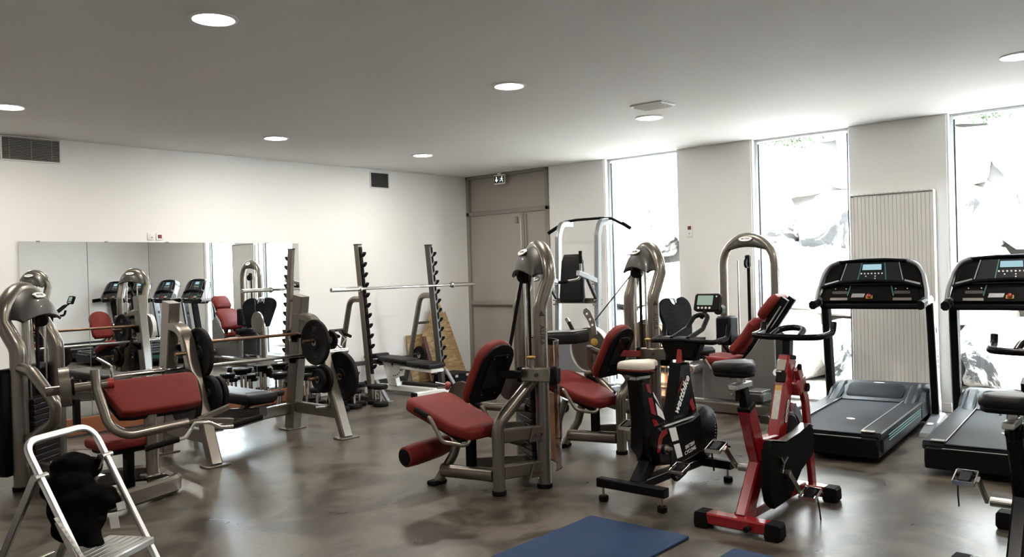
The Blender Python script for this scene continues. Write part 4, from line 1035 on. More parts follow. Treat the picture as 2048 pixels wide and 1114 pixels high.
vh = MB().tube([(-2.62, -0.40, 0.80), (-2.66, -0.47, 0.68), (-2.57, -0.47, 0.60), (-2.50, -0.47, 0.70), (-2.56, -0.40, 0.80)], 0.012, fil=0.02, n=8)
v = thing('pulley_handle', 'narrow black and chrome pulley handle hanging on the squat rack horn', 'handle', (-2.58, -0.43, 0.60), world=True)
part(vh, 'bracket', 'chrome', v)
for a_, b_ in (((-2.665, -0.40, 0.78), (-2.665, -0.56, 0.74)), ((-2.505, -0.40, 0.77), (-2.505, -0.56, 0.73))): part(MB().cyl(a_, b_, 0.018, 10), 'grip', 'rubber', v)

# ---- adjustable bench in the rack
t = thing('adjustable_bench', 'white framed adjustable bench with black pads inside the squat rack', 'weight bench', (-1.85, -0.75, 0), world=True)
part(MB().bar([(-1.85, -0.28, 0.06), (-1.80, -1.18, 0.06)], 0.07, 0.07), 'base_beam', 'white_paint', t)
part(MB().bar([(-2.10, -1.16, 0.045), (-1.48, -1.20, 0.045)], 0.07, 0.07), 'base_foot', 'white_paint', t)
for x in (-2.11, -1.47): part(MB().box((x, -1.165 if x < -2 else -1.20, 0.04), (0.04, 0.085, 0.08), 0.01), 'foot_cap', 'rubber', t)
part(MB().bar([(-2.08, -0.28, 0.04), (-1.62, -0.28, 0.04)], 0.06, 0.06), 'base_foot', 'white_paint', t)
part(MB().prism([(0.10, 0.0), (-0.06, 0.0), (-0.17, 0.29), (-0.02, 0.29), (0.01, 0.25)], 0.07, frame((-1.85, -0.52, 0.09), (0, -1, 0), (0, 0, 1)), 0.006), 'stand', 'white_paint', t)
sec = [(0.0, 0.0)] + [(0.19 * math.cos(a_), 0.19 * math.sin(a_)) for a_ in [math.radians(-100 + 110 * k / 10) for k in range(11)]]
sp = part(MB().prism(sec, 0.012, frame((-1.90, -0.58, 0.37), (0, -1, 0), (0, 0, 1)), 0.002), 'sector_plate', 'white_paint', t)
for k in range(7):
    a_ = math.radians(-88 + 14 * k); part(MB().cyl((-1.908, -0.58 - 0.155 * math.cos(a_), 0.37 + 0.155 * math.sin(a_)), (-1.893, -0.58 - 0.155 * math.cos(a_), 0.37 + 0.155 * math.sin(a_)), 0.010, 8), 'hole', 'print_black', sp)
part(MB().bar([(-1.85, -0.15, 0.36), (-1.85, -0.85, 0.335)], 0.06, 0.05), 'back_beam', 'black_plastic', t)
part(MB().bar([(-1.85, -0.75, 0.33), (-1.85, -1.28, 0.31)], 0.20, 0.035), 'seat_beam', 'white_paint', t)
part(MB().pad([(-0.11, -0.27), (0.11, -0.27), (0.14, -0.2), (0.135, 0.12), (0.09, 0.27), (-0.09, 0.27), (-0.135, 0.12), (-0.14, -0.2)], 0.06, 0.025, frame((-1.85, -0.61, 0.402), (1, 0, 0), (0, 1, 0.05))), 'back_pad', 'black_vinyl', t, 50)
part(MB().pad([(-0.10, -0.13), (0.10, -0.13), (0.12, 0.0), (0.08, 0.14), (-0.08, 0.14), (-0.12, 0.0)], 0.06, 0.025, frame((-1.85, -0.205, 0.43), (1, 0, 0), (0, 1, -0.10))), 'head_pad', 'black_vinyl', t, 50)
part(MB().pad([(-0.13, -0.20), (0.13, -0.20), (0.14, 0.0), (0.12, 0.20), (-0.12, 0.20), (-0.14, 0.0)], 0.06, 0.025, frame((-1.85, -1.08, 0.372), (1, 0, 0), (0, 1, 0.03))), 'seat_pad', 'black_vinyl', t, 50)
part(MB().cyl((-1.94, -0.37, 0.34), (-1.78, -0.37, 0.34), 0.012, 10), 'lock_pin', 'print_black', t)

# ---- dumbbells standing on end
DB = [(-2.70, -0.93, 0.25, 0.072), (-2.52, -0.98, 0.21, 0.085), (-2.60, -0.70, 0.34, 0.080), (-2.27, -0.60, 0.20, 0.075), (-2.82, -0.74, 0.30, 0.085), (-2.74, -0.52, 0.40, 0.082),
      (-2.95, -0.55, 0.36, 0.090), (-3.00, -0.80, 0.27, 0.080), (-3.16, -0.62, 0.38, 0.085), (-3.20, -0.86, 0.25, 0.075), (-3.36, -0.66, 0.33, 0.090), (-2.90, -0.32, 0.42, 0.090),
      (-3.12, -0.36, 0.42, 0.085), (-3.34, -0.40, 0.40, 0.085), (-3.52, -0.62, 0.24, 0.070),
      (-2.60, -1.165, 0.23, 0.085), (-2.84, -1.02, 0.20, 0.085), (-2.58, -0.375, 0.33, 0.08), (-3.03, -1.06, 0.24, 0.080), (-2.79, -0.15, 0.38, 0.09)]
dbl = ['in front of the squat rack upright', 'nearest the squat rack foot', 'tallest in front of the rack', 'beside the white bench stand', 'behind the bench press leg, rack side', 'behind the notched upright',
       'under the hanging pulley handle', 'just behind the bench press foot', 'fourth along from the squat rack', 'short, in the front row by the bench press', 'wide headed, beside the bench upright', 'in the rear row nearest the rack',
       'in the middle of the rear row', 'in the rear row nearest the mirror edge', 'small, last of the cluster beside the mirror board',
       'foremost of the cluster before the squat rack', 'low, in front of the bench press foot', 'tall, just behind the squat rack upright', 'next to the bench press foot plate', 'tall, against the wall beside the rack tube']
for (x, y, h_, r), lb in zip(DB, dbl):
    d = thing('dumbbell', 'black dumbbell standing on end, ' + lb, 'dumbbell', (x, y, 0), rz=random.uniform(0, 3), group='dumbbells standing on the floor')
    tt = 0.34 * h_ if h_ > 0.3 else 0.12 * h_ + 0.015; nd = 3 if h_ > 0.3 else 1
    part(MB().cyl((0, 0, 0.01), (0, 0, h_ - 0.01), 0.015, 12), 'handle', 'chrome', d)
    for base, up_ in ((0.0, True), (h_, False)):
        for k in range(nd):
            th = tt * 0.5 / nd if nd > 1 else tt
            z0 = base + (k * th if up_ else -(k + 1) * th); rk = r * (1 - 0.10 * k)
            part(MB().lathe([(0, z0), (rk * 0.92, z0), (rk, z0 + th * 0.25), (rk, z0 + th * 0.75), (rk * 0.92, z0 + th), (0, z0 + th)], n=22), 'head_disc', 'iron', d)
    part(MB().cyl((0, 0, h_ - 0.002), (0, 0, h_ + 0.004), 0.022, 10), 'end_nut', 'chrome', d)

# ---- boards leaning in the corner
def leaning(name, label, cat, poly, y0_, y1_, ztop, th, m_):
    M = frame((0, y0_ , 0), (1, 0, 0), (0, y1_ - y0_, ztop)); sc = math.hypot(y1_ - y0_, ztop) / ztop
    o = MB().prism([(x, z * sc) for x, z in poly], th, M, 0.001); c = (sum(p[0] for p in poly) / len(poly), y0_, 0)
    return tag(o.build(name, m_, None, 0, loc=c), label, cat)
leaning('strand_board', 'tall pointed offcut of strand board leaning in the corner by the door', 'board', [(-0.98, 0.012), (-0.30, 0.012), (-0.545, 0.90), (-0.575, 0.86), (-0.685, 1.17), (-0.78, 0.92), (-1.02, 0.60)], -0.24, -0.045, 1.17, 0.018, 'osb')
leaning('strand_board', 'small rectangular strand board half hidden behind the squat rack tube', 'board', [(-1.22, 0.01), (-0.86, 0.01), (-0.88, 0.62), (-1.20, 0.62)], -0.15, -0.03, 0.62, 0.016, 'osb')
leaning('plank', 'narrow dark red plank leaning against the strand board', 'board', [(-1.03, 0.02), (-0.95, 0.02), (-0.99, 0.60), (-1.04, 0.60)], -0.34, -0.165, 0.6, 0.022, 'dark_wood')
t = thing('storage_box', 'low black box on the floor under the squat rack', 'box', (-1.06, -0.72, 0), rz=0.05)
part(MB().box((0, 0, 0.075), (0.40, 0.30, 0.15), 0.015), 'body', 'black_plastic', t); part(MB().box((0, 0, 0.158), (0.42, 0.32, 0.018), 0.006), 'lid', 'black_plastic', t)
for k in (-0.1, 0.1): part(MB().box((k, -0.162, 0.14), (0.05, 0.012, 0.03), 0.004), 'latch', 'print_grey', t)

# ---- pull-up and dip station
t = thing('pull_up_station', 'silver pull-up and dip station with black back pad beside the door', 'gym machine', (-0.75, -2.5, 0), world=True)
for y, sg in ((-2.20, 1), (-2.76, -1)):
    up = part(MB().bar([(-0.80, y, 0.03), (-0.72, y, 1.80), (-0.66, y, 1.95), (-0.46, y, 1.955)], 0.055, 0.075, fil=0.10, up=(1, 0, 0)), 'upright', 'station_paint', t)
    for z in (1.02, 1.07, 1.25, 1.30): part(MB().cyl((-0.86, y - 0.012, z), (-0.70, y - 0.012, z), 0.009, 8), 'bolt', 'print_black', up)
    part(MB().bar([(-0.40, y, 0.035), (-1.55, y, 0.035)], 0.06, 0.07), 'base_rail', 'station_paint', t)
    ar = part(MB().bar([(-0.76, y, 1.28), (-1.14, y + sg * 0.02, 1.38)], 0.045, 0.055), 'dip_arm', 'station_paint', t)
    part(MB().bar([(-0.78, y, 1.08), (-0.95, y + sg * 0.01, 1.31)], 0.035, 0.04), 'arm_brace', 'cover_grey', t)
    hn = part(MB().tube([(-1.06, y, 1.62), (-1.06, y, 1.36), (-1.08, y + 0.02, 1.31), (-1.12, y + 0.25, 1.28)], 0.014, fil=0.04, n=10), 'dip_handle', 'steel', t)
    part(MB().cyl((-1.06, y, 1.62), (-1.06, y, 1.48), 0.019, 12, b=0.003), 'grip', 'rubber', hn)
    part(MB().cyl((-1.12, y + 0.14, 1.288), (-1.122, y + 0.255, 1.278), 0.018, 12), 'grip', 'rubber', hn)
pb = part(MB().tube([(-0.58, -1.94, 1.86), (-0.52, -2.15, 1.985), (-0.50, -2.30, 2.0), (-0.50, -2.66, 2.0), (-0.52, -2.82, 1.985), (-0.58, -3.10, 1.86)], 0.016, fil=0.06, n=10), 'pull_up_bar', 'black_plastic', t)
for a_, b_ in (((-0.58, -1.94, 1.86), (-0.545, -2.06, 1.93)), ((-0.58, -3.10, 1.86), (-0.548, -2.98, 1.92))): part(MB().cyl(a_, b_, 0.021, 10), 'grip', 'rubber', pb)
part(MB().bar([(-0.77, -2.20, 1.06), (-0.77, -2.76, 1.06)], 0.05, 0.06), 'cross_bar', 'champagne', t)
part(MB().bar([(-0.46, -2.20, 0.05), (-0.46, -2.76, 0.05)], 0.06, 0.08), 'base_bar', 'station_paint', t)
part(MB().bar([(-0.80, -2.20, 0.45), (-0.80, -2.76, 0.45)], 0.05, 0.40), 'front_plate', 'station_paint', t)
part(MB().pad([(-0.155, -0.27), (0.155, -0.27), (0.17, -0.2), (0.145, 0.2), (0.11, 0.28), (-0.11, 0.28), (-0.145, 0.2), (-0.17, -0.2)], 0.08, 0.03, frame((-0.84, -2.48, 1.31), (0, -1, 0), (0.06, 0, 1)), crown=0.004), 'back_pad', 'black_vinyl', t, 50)
rf = part(MB().cyl((-1.90, -3.12, 0.06), (-1.55, -2.78, 0.06), 0.045, 16), 'stabiliser', 'station_paint', t)
part(MB().cyl((-1.93, -3.15, 0.06), (-1.88, -3.10, 0.06), 0.052, 16, b=0.008), 'stabiliser_cap', 'rubber', rf)
# ================================================================== TREADMILLS (local: user faces +X)
def make_treadmill(label, loc, rz, screen_on=True):
    t = thing('treadmill', label, 'treadmill', loc, rz, group='treadmills facing the windows')
    hw = 0.385; xr, xf = -0.95, 0.95
    # chassis under the deck
    part(MB().box((-0.05, 0, 0.10), (1.75, 0.60, 0.13), 0.02), 'chassis', 'black_plastic', t)
    part(MB().prism([(xr, 0.045), (xr - 0.012, 0.10), (xr, 0.195), (0.45, 0.215), (0.45, 0.06)], 2 * hw - 0.03, frame((0, 0, 0), (1, 0, 0), (0, 0, 1)), 0.006), 'deck', 'black_plastic', t)
    # belt and side rails
    bl = part(MB().box((-0.235, 0, 0.212), (1.40, 0.50, 0.012), 0.004, ry=-0.0115), 'running_belt', 'belt_black', t)
    part(MB().prism([(0, 0.03), (0.022, 0.035), (0.035, 0.01), (0.03, -0.01), (0.012, -0.028), (-0.02, -0.03), (-0.03, 0.0), (-0.012, 0.022)], 0.001, frame((-0.42, -0.05, 0.2165), (1, 0.2, 0), (0, 1, 0))), 'belt_scuff', 'print_white', bl, 0)
    for s_ in (-1, 1):
        y = s_ * (hw - 0.068)
        rail = part(MB().prism([(xr, 0.17), (xr + 0.02, 0.222), (0.50, 0.240), (0.50, 0.17)], 0.135, frame((0, y, 0), (1, 0, 0), (0, 0, 1)), 0.008), 'side_rail', 'navy_plastic', t)
        part(MB().bar([(xr + 0.03, s_ * (hw - 0.138), 0.2255), (0.48, s_ * (hw - 0.138), 0.243)], 0.006, 0.006, c=0.001), 'rail_trim', 'silver_paint', rail)
        part(MB().box((xr + 0.03, s_ * (hw - 0.09), 0.226), (0.05, 0.085, 0.010), 0.004), 'end_cap', 'steel', rail)
        for k in range(3): part(MB().bar([(-0.72, s_ * (hw + 0.001), 0.135 + 0.020 * k), (0.40, s_ * (hw + 0.001), 0.150 + 0.020 * k)], 0.006, 0.007, c=0.001), 'side_stripe', 'teal', rail)
        part(MB().box((-0.06, s_ * (hw - 0.012), 0.13), (1.62, 0.022, 0.09), 0.006, ry=-0.012), 'side_skirt', 'navy_plastic', t)
        # uprights with outer silver faces
        yu = s_ * 0.432
        u0, u1 = V(0.80, yu, 0.05), V(0.66, yu * 0.985, 1.06)
        up = part(MB().bar([u0, u1], 0.055, 0.105, up=(1, 0, 0), c=0.008), 'upright', 'black_plastic', t)
        part(MB().bar([u0 + V(0, s_ * 0.030, 0), u1 + V(0, s_ * 0.030, 0)], 0.008, 0.100, up=(1, 0, 0)), 'upright_cover', 'silver_paint', up)
        mt = frame(V(0.735, yu * 0.99 + s_ * 0.0365, 0.62), (-0.137, 0, 1), (-s_ * 1.0, 0, -s_ * 0.137)) if s_ < 0 else frame(V(0.735, yu * 0.99 + 0.0365, 0.62), (-0.137, 0, 1), (-1, 0, -0.137))
        letters('HORIZON', 0.050, mt, 'print_black', up, spacing=1.2)
        part(MB().prism(rrect(0.05, 0.035, 0.012), 0.002, frame(V(0.708, yu * 0.99 + s_ * 0.0365, 0.82), (-0.137, 0, 1), (1, 0, 0.137)), 0), 'logo_mark', 'print_black', up, 0)
        # floor foot
        fp = [(0.20, 0.0), (1.0, 0.0), (1.0, 0.05), (0.86, 0.10), (0.74, 0.10), (0.22, 0.03)]
        ft = part(MB().prism(fp, 0.10, frame((0, yu + s_ * 0.012, 0), (1, 0, 0), (0, 0, 1)), 0.012), 'floor_foot', 'silver_paint', t)
        part(MB().box((0.45, yu + s_ * 0.012, 0.066), (0.05, 0.045, 0.004), 0.001, ry=-0.14), 'foot_label', 'print_white', ft)
    part(MB().bar([(0.85, -0.43, 0.05), (0.85, 0.43, 0.05)], 0.07, 0.07), 'base_bar', 'black_plastic', t)
    part(MB().box((xr - 0.003, 0, 0.115), (0.03, 2 * hw - 0.04, 0.14), 0.012), 'rear_cover', 'black_plastic', t)
    part(MB().bar([(xr - 0.02, -0.26, 0.185), (xr - 0.02, 0.26, 0.185)], 0.006, 0.004, c=0.001), 'rear_trim', 'print_grey', t)
    # motor hood
    hp = [(0.40, 0.20), (0.42, 0.235), (0.52, 0.265), (0.60, 0.32), (0.72, 0.345), (0.92, 0.335), (0.985, 0.26), (0.99, 0.08), (0.40, 0.08)]
    hd = part(MB().prism(hp, 2 * hw + 0.01, frame((0, 0, 0), (1, 0, 0), (0, 0, 1)), 0.03), 'motor_hood', 'navy_plastic', t)
    part(MB().pad(rrect(0.20, 0.46, 0.05), 0.02, 0.008, frame((0.56, 0, 0.296), (0.8, 0, 0.52), (0, 1, 0))), 'hood_panel', 'black_plastic', hd)
    for s_ in (-1, 1):
        part(MB().prism([(0.30, 0.225), (0.34, 0.24), (0.52, 0.30), (0.66, 0.355), (0.74, 0.35), (0.74, 0.24)], 0.085, frame((0, s_ * 0.30, 0), (1, 0, 0), (0, 0, 1)), 0.02), 'hood_cheek', 'navy_plastic', hd)
    part(MB().prism(oval(0.09, 0.03, 16), 0.003, frame((0.70, -0.0, 0.348), (0, -1, 0), (1, 0, 0.1))), 'hood_badge', 'print_white', hd, 0)
    # console, built in its own tilted plane: local x to the user's right (-Y), local y up the panel
    Mc = frame((0.52, 0, 1.24), (0, -1, 0), (0.42, 0, 1)); n_ = Mc.to_3x3() @ V(0, 0, 1)
    if n_.x > 0: raise ValueError('console faces away')
    def arch(wb, wt, h0, h1, r_, n=6):
        """outline with rounded top corners, narrower at the top"""
        o = [(-wb, h0), (wb, h0)]
        c = (wt - r_, h1 - r_)
        for k in range(n + 1): a_ = math.radians(8 + 82 * k / n); o.append((c[0] + r_ * math.cos(a_), c[1] + r_ * math.sin(a_)))
        for k in range(n + 1): a_ = math.radians(90 + 82 * k / n); o.append((-c[0] + r_ * math.cos(a_), c[1] + r_ * math.sin(a_)))
        return o
    at_ = lambda M, x, y, z: (lambda q: (setattr(q, 'translation', M @ V(x, y, z)), q)[1])(M.copy())
    shell = part(MB().prism(arch(0.435, 0.385, -0.19, 0.185, 0.12), 0.06, at_(Mc, 0, 0, -0.035), 0.012), 'console_shell', 'black_plastic', t)
    # silver side bows
    for s_ in (-1, 1):
        bow = [(s_ * 0.445, -0.20), (s_ * 0.435, -0.08), (s_ * 0.405, 0.06), (s_ * 0.36, 0.15), (s_ * 0.27, 0.185)]
        pts = fillet([Mc @ V(x, y, 0.0) for x, y in bow], 0.12, 6)
        part(MB().bar(pts, 0.085, 0.026, up=Mc.to_3x3() @ V(s_, 0.3, 0), c=0.008), 'side_bow', 'silver_paint', shell)
    part(MB().bar(fillet([Mc @ V(x, y, 0.005) for x, y in ((-0.30, 0.178), (-0.1, 0.194), (0.1, 0.194), (0.30, 0.178))], 0.2, 5), 0.075, 0.018, up=Mc.to_3x3() @ V(0, 1, 0), c=0.006), 'top_bow', 'navy_plastic', shell)
    dash = part(MB().prism([(-0.245, 0.0), (0.245, 0.0), (0.205, 0.172), (-0.205, 0.172)], 0.024, at_(Mc, 0, 0, 0.008), 0.004), 'dash_panel', 'navy_plastic', t)
    for x0_, x1_, mt_ in ((-0.110, -0.085, 'teal'), (0.118, 0.100, 'teal'), (-0.252, -0.212, 'silver_paint'), (0.252, 0.212, 'silver_paint')):
        part(MB().bar([Mc @ V(x0_, 0.005, 0.021), Mc @ V(x1_, 0.168, 0.021)], 0.008, 0.004, up=n_, c=0.001), 'dash_trim', mt_, dash)
    part(MB().prism([(-0.085, 0.093), (0.085, 0.093), (0.082, 0.158), (-0.082, 0.158)], 0.004, at_(Mc, 0, 0, 0.0215)), 'screen_bezel', 'gloss_black', dash, 0)
    part(MB().prism([(-0.078, 0.100), (0.078, 0.100), (0.075, 0.152), (-0.075, 0.152)], 0.003, at_(Mc, 0, 0, 0.0235)), 'screen', 'lcd_blue', dash, 0)
    for k in range(7): part(MB().cyl(Mc @ V(-0.084 + k * 0.028, 0.068, 0.020), Mc @ V(-0.084 + k * 0.028, 0.068, 0.0235), 0.0065, 10), 'button', 'print_white', dash)
    for x_, y_ in ((-0.045, 0.043), (0.03, 0.043), (0.03, 0.022)): part(MB().cyl(Mc @ V(x_, y_, 0.020), Mc @ V(x_, y_, 0.0225), 0.0055, 10), 'button', 'print_white', dash)
    for s_ in (-1, 1):   # bottle wells
        part(MB().prism([(s_ * 0.275, 0.01), (s_ * 0.375, -0.01), (s_ * 0.345, 0.13), (s_ * 0.235, 0.155)], 0.006, at_(Mc, 0, 0, -0.002)), 'bottle_well', 'gloss_black', shell, 0)
        part(MB().bar([Mc @ V(s_ * 0.265, 0.0, 0.02), Mc @ V(s_ * 0.385, -0.03, 0.01)], 0.02, 0.012, up=n_), 'well_lip', 'silver_paint', shell)
    # shelf lip across, then the lower tray with speakers and safety key
    lip = [Mc @ V(x, y, z) for x, y, z in ((-0.40, -0.055, 0.02), (-0.25, -0.02, 0.045), (0, -0.008, 0.055), (0.25, -0.02, 0.045), (0.40, -0.055, 0.02))]
    part(MB().bar(fillet(lip, 0.2, 4), 0.05, 0.022, up=Mc.to_3x3() @ V(0, 1, 0.4), c=0.006), 'shelf_lip', 'black_plastic', t)
    tray = part(MB().prism([(-0.40, -0.185), (0.40, -0.185), (0.37, -0.04), (-0.37, -0.04)], 0.03, at_(Mc, 0, 0, 0.0), 0.006), 'lower_tray', 'gloss_black', t)
    for s_ in (-1, 1):
        part(MB().prism(rrect(0.13, 0.028, 0.010), 0.006, at_(Mc, s_ * 0.25, -0.105, 0.016), 0.002), 'speaker_grille', 'cover_grey', tray)
        part(MB().prism(rrect(0.145, 0.024, 0.004), 0.005, at_(Mc, s_ * 0.255, -0.165, 0.017), 0.001), 'pulse_grip', 'steel', tray)
        part(MB().bar([Mc @ V(s_ * 0.165, -0.045, 0.018), Mc @ V(s_ * 0.185, -0.135, 0.018)], 0.008, 0.004, up=n_, c=0.001), 'tray_trim', 'teal', tray)
        for k in (0, 1): part(MB().cyl(Mc @ V(s_ * (0.20 + 0.09 * k), -0.07, 0.014), Mc @ V(s_ * (0.20 + 0.09 * k), -0.07, 0.0175), 0.005, 8), 'button', 'print_white', tray)
    part(MB().prism([(-0.155, -0.15), (-0.05, -0.15), (-0.04, -0.115), (-0.145, -0.115)], 0.008, at_(Mc, 0, 0, 0.016)), 'tray_plate', 'silver_paint', tray, 0)
    key = part(MB().prism(rrect(0.055, 0.032, 0.006), 0.012, at_(Mc, -0.005, -0.148, 0.02), 0.002), 'safety_key', 'yellow_plastic', tray)
    part(MB().lathe([(0, 0), (0.015, 0), (0.018, 0.006), (0.018, 0.018), (0.013, 0.022), (0, 0.022)], Mc @ V(-0.005, -0.142, 0.026), n_, 14), 'stop_button', 'red_plastic', key)
    # cross bar and the short handles that reach towards the runner
    part(MB().box((0.50, 0, 1.035), (0.12, 0.84, 0.055), 0.02), 'cross_bar', 'black_plastic', t)
    for s_ in (-1, 1):
        y = s_ * 0.425
        hn = part(MB().bar([(0.66, y, 1.075), (0.50, y, 1.075), (0.40, y, 1.066)], 0.060, 0.075, c=0.018), 'handle', 'silver_paint', t)
        part(MB().bar([(0.41, y, 1.067), (0.26, y, 1.050)], 0.062, 0.072, c=0.018), 'handle_tip', 'black_plastic', hn)
    return t
TMR = math.radians(4.2)
make_treadmill('complete treadmill in view, standing in front of the radiator', (-1.50, -5.83, 0), TMR)
make_treadmill('treadmill cut by the picture edge, in front of the third window', (-1.52, -6.88, 0), TMR)
make_treadmill('third treadmill in the row, seen only in the mirror', (-1.52, -8.02, 0), math.radians(2))
make_treadmill('last treadmill by the far end wall, seen only in the mirror', (-1.52, -9.06, 0), 0.0)

# ================================================================== BIKES (local: rider faces +X)
def saddle(p, t, top='black_vinyl', low='black_plastic', rim=None):
    """tear-drop saddle with the nose at +X"""
    prof = [(-0.15, 0.040), (-0.142, 0.085), (-0.10, 0.112), (-0.04, 0.112), (0.02, 0.080), (0.08, 0.040), (0.14, 0.026), (0.165, 0.012)]
    o = [(x, y) for x, y in prof] + [(x, -y) for x, y in reversed(prof)]
    s_ = part(MB().pad(o, 0.065, 0.028, Matrix.Translation(V(p)) @ Matrix.Rotation(0.03, 4, 'Y'), crown=0.006), 'saddle', top, t, 60)
    part(MB().pad([(x * 0.96, y * 0.94) for x, y in o], 0.03, 0.012, Matrix.Translation(V(p) - V(0, 0, 0.028))), 'saddle_base', low, s_, 60)
    if rim: part(MB().pad([(x * 1.01, y * 1.01) for x, y in o], 0.014, 0.006, Matrix.Translation(V(p) - V(0, 0, 0.012))), 'saddle_band', rim, s_, 60)
    return s_
def pedal(t, c, ang, cage='chrome'):
    R = Matrix.Translation(V(c)) @ Matrix.Rotation(ang, 4, 'Y')
    b = part(MB().box((0, 0, 0), (0.085, 0.055, 0.022), 0.006, M=R), 'pedal_body', 'black_plastic', t)
    for s_ in (-1, 1): part(MB().bar([R @ V(s_ * 0.05, -0.045, 0), R @ V(s_ * 0.05, 0.045, 0)], 0.006, 0.022), 'cage_bar', cage, b)
    for s_ in (-1, 1): part(MB().bar([R @ V(-0.05, s_ * 0.045, 0), R @ V(0.05, s_ * 0.045, 0)], 0.006, 0.018), 'cage_bar', cage, b)
    return b

def spin_bike(label, loc, paint, post, label_white=True, sd=0.0, hd_=0.0):
    t = thing('spinning_bike', label, 'exercise bike', loc, group='indoor cycling bikes')
    # base bars
    for x, hwd in ((-0.43, 0.235), (0.43, 0.215)):
        b = part(MB().bar([(x, -hwd + 0.06, 0.055), (x, hwd - 0.06, 0.055)], 0.085, 0.062, c=0.008), 'base_bar', paint, t)
        for s_ in (-1, 1):
            part(MB().prism([(-0.05, -0.05), (0.05, -0.05), (0.055, -0.02), (0.045, 0.035), (-0.045, 0.035), (-0.055, -0.02)], 0.085, frame((x, s_ * (hwd - 0.035), 0.052), (1, 0, 0), (0, 0, 1)), 0.012), 'end_cap', 'rubber', b)
        part(MB().cyl((x - 0.05, -0.08, 0.05), (x - 0.085, -0.08, 0.05), 0.016, 10), 'level_knob', 'rubber', b)
    for s_ in (-1, 1): part(MB().cyl((0.49, s_ * 0.12 - 0.012, 0.05), (0.49, s_ * 0.12 + 0.012, 0.05), 0.032, 16), 'wheel', 'rubber', t)
    part(MB().bar([(-0.40, 0, 0.075), (0.40, 0, 0.075)], 0.075, 0.05), 'base_beam', paint, t)
    # Y-shaped rear mast
    part(MB().bar([(-0.37, 0, 0.06), (-0.17, 0, 0.33), (-0.30, 0, 0.64)], 0.065, 0.105, fil=0.03, up=(1, 0, 0)), 'rear_mast', paint, t)
    part(MB().bar([(-0.17, 0, 0.40), (0.06, 0, 0.39), (0.26, 0, 0.86)], 0.068, 0.12, fil=0.05, up=(0, 0, 1)), 'main_tube', paint, t)
    # fork legs around the flywheel
    for s_ in (-1, 1):
        part(MB().bar([(0.27, s_ * 0.055, 0.80), (0.36, s_ * 0.060, 0.60), (0.43, s_ * 0.065, 0.07)], 0.030, 0.062, fil=0.1, up=(1, 0, 0)), 'fork_leg', paint, t)
    part(MB().box((0.30, 0, 0.70), (0.12, 0.15, 0.09), 0.01, ry=-0.4), 'fork_crown', paint, t)
    part(MB().cyl((0.355, -0.085, 0.68), (0.355, 0.085, 0.68), 0.026, 14), 'crown_pin', 'rubber', t)
    fw_ = part(MB().lathe([(0.02, -0.010), (0.165, -0.008), (0.17, -0.014), (0.222, -0.014), (0.225, -0.010), (0.225, 0.010), (0.222, 0.014), (0.17, 0.014), (0.165, 0.008), (0.02, 0.010), (0.02, -0.010)], (0.235, 0, 0.375), (0, 1, 0), 44), 'flywheel', 'chrome', t)
    part(MB().lathe([(0, -0.03), (0.04, -0.03), (0.04, 0.03), (0, 0.03)], (0.235, 0, 0.375), (0, 1, 0), 18), 'flywheel_hub', 'black_plastic', fw_)
    part(MB().lathe([(0.03, -0.0125), (0.150, -0.0115), (0.150, 0.0115), (0.03, 0.0125)], (0.235, 0, 0.375), (0, 1, 0), 30), 'flywheel_web', 'black_plastic', fw_)
    br = part(MB().box((0.16, 0, 0.60), (0.07, 0.05, 0.05), 0.008, ry=0.6), 'brake_caliper', 'steel', t)
    part(MB().tube([(0.16, 0.0, 0.62), (0.21, 0.0, 0.70), (0.24, 0, 0.78)], 0.006, n=8), 'brake_rod', 'chrome', br)
    # chain guard on the near side
    gp = [(-0.30, 0.14), (-0.33, 0.22), (-0.315, 0.42), (-0.27, 0.475), (-0.10, 0.44), (0.10, 0.455), (0.245, 0.485), (0.30, 0.46), (0.325, 0.38), (0.29, 0.29), (0.12, 0.235), (0.02, 0.16), (-0.05, 0.11), (-0.24, 0.10)]
    cg = part(MB().prism(gp, 0.05, frame((0, -0.105, 0), (1, 0, 0), (0, 0, 1)), 0.012), 'chain_guard', 'plate_rubber', t)
    part(MB().bar(fillet([(x, -0.105, z + 0.002) for x, z in gp[3:8]], 0.05, 3), 0.052, 0.006), 'guard_edge', 'steel', cg)
    # crank set
    bb = (-0.12, 0, 0.27)
    part(MB().cyl((bb[0], -0.16, bb[2]), (bb[0], 0.14, bb[2]), 0.022, 14), 'axle', 'steel', t)
    for s_, dx, dz in ((-1, 0.115, -0.125), (1, -0.115, 0.125)):
        y = s_ * 0.155
        ck = part(MB().bar([(bb[0], y, bb[2]), (bb[0] + dx, y + s_ * 0.012, bb[2] + dz)], 0.014, 0.03, up=(0, 0, 1)), 'crank', 'steel', t)
        pedal(ck, (bb[0] + dx, y + s_ * 0.065, bb[2] + dz), -0.35)
        tc = MB().tube([(bb[0] + dx + 0.055, y + s_ * 0.03, bb[2] + dz), (bb[0] + dx + 0.11, y + s_ * 0.03, bb[2] + dz - 0.015), (bb[0] + dx + 0.11, y + s_ * 0.10, bb[2] + dz - 0.02), (bb[0] + dx + 0.055, y + s_ * 0.10, bb[2] + dz)], 0.006, fil=0.02, n=8)
        part(tc, 'toe_cage', 'black_plastic', ck)
        part(MB().bar([(bb[0] + dx + 0.01, y + s_ * 0.10, bb[2] + dz - 0.01), (bb[0] + dx + 0.03, y + s_ * 0.105, bb[2] + dz - 0.09), (bb[0] + dx + 0.045, y + s_ * 0.105, bb[2] + dz - 0.15)], 0.004, 0.014, up=(1, 0, 0)), 'strap', 'rubber', ck)
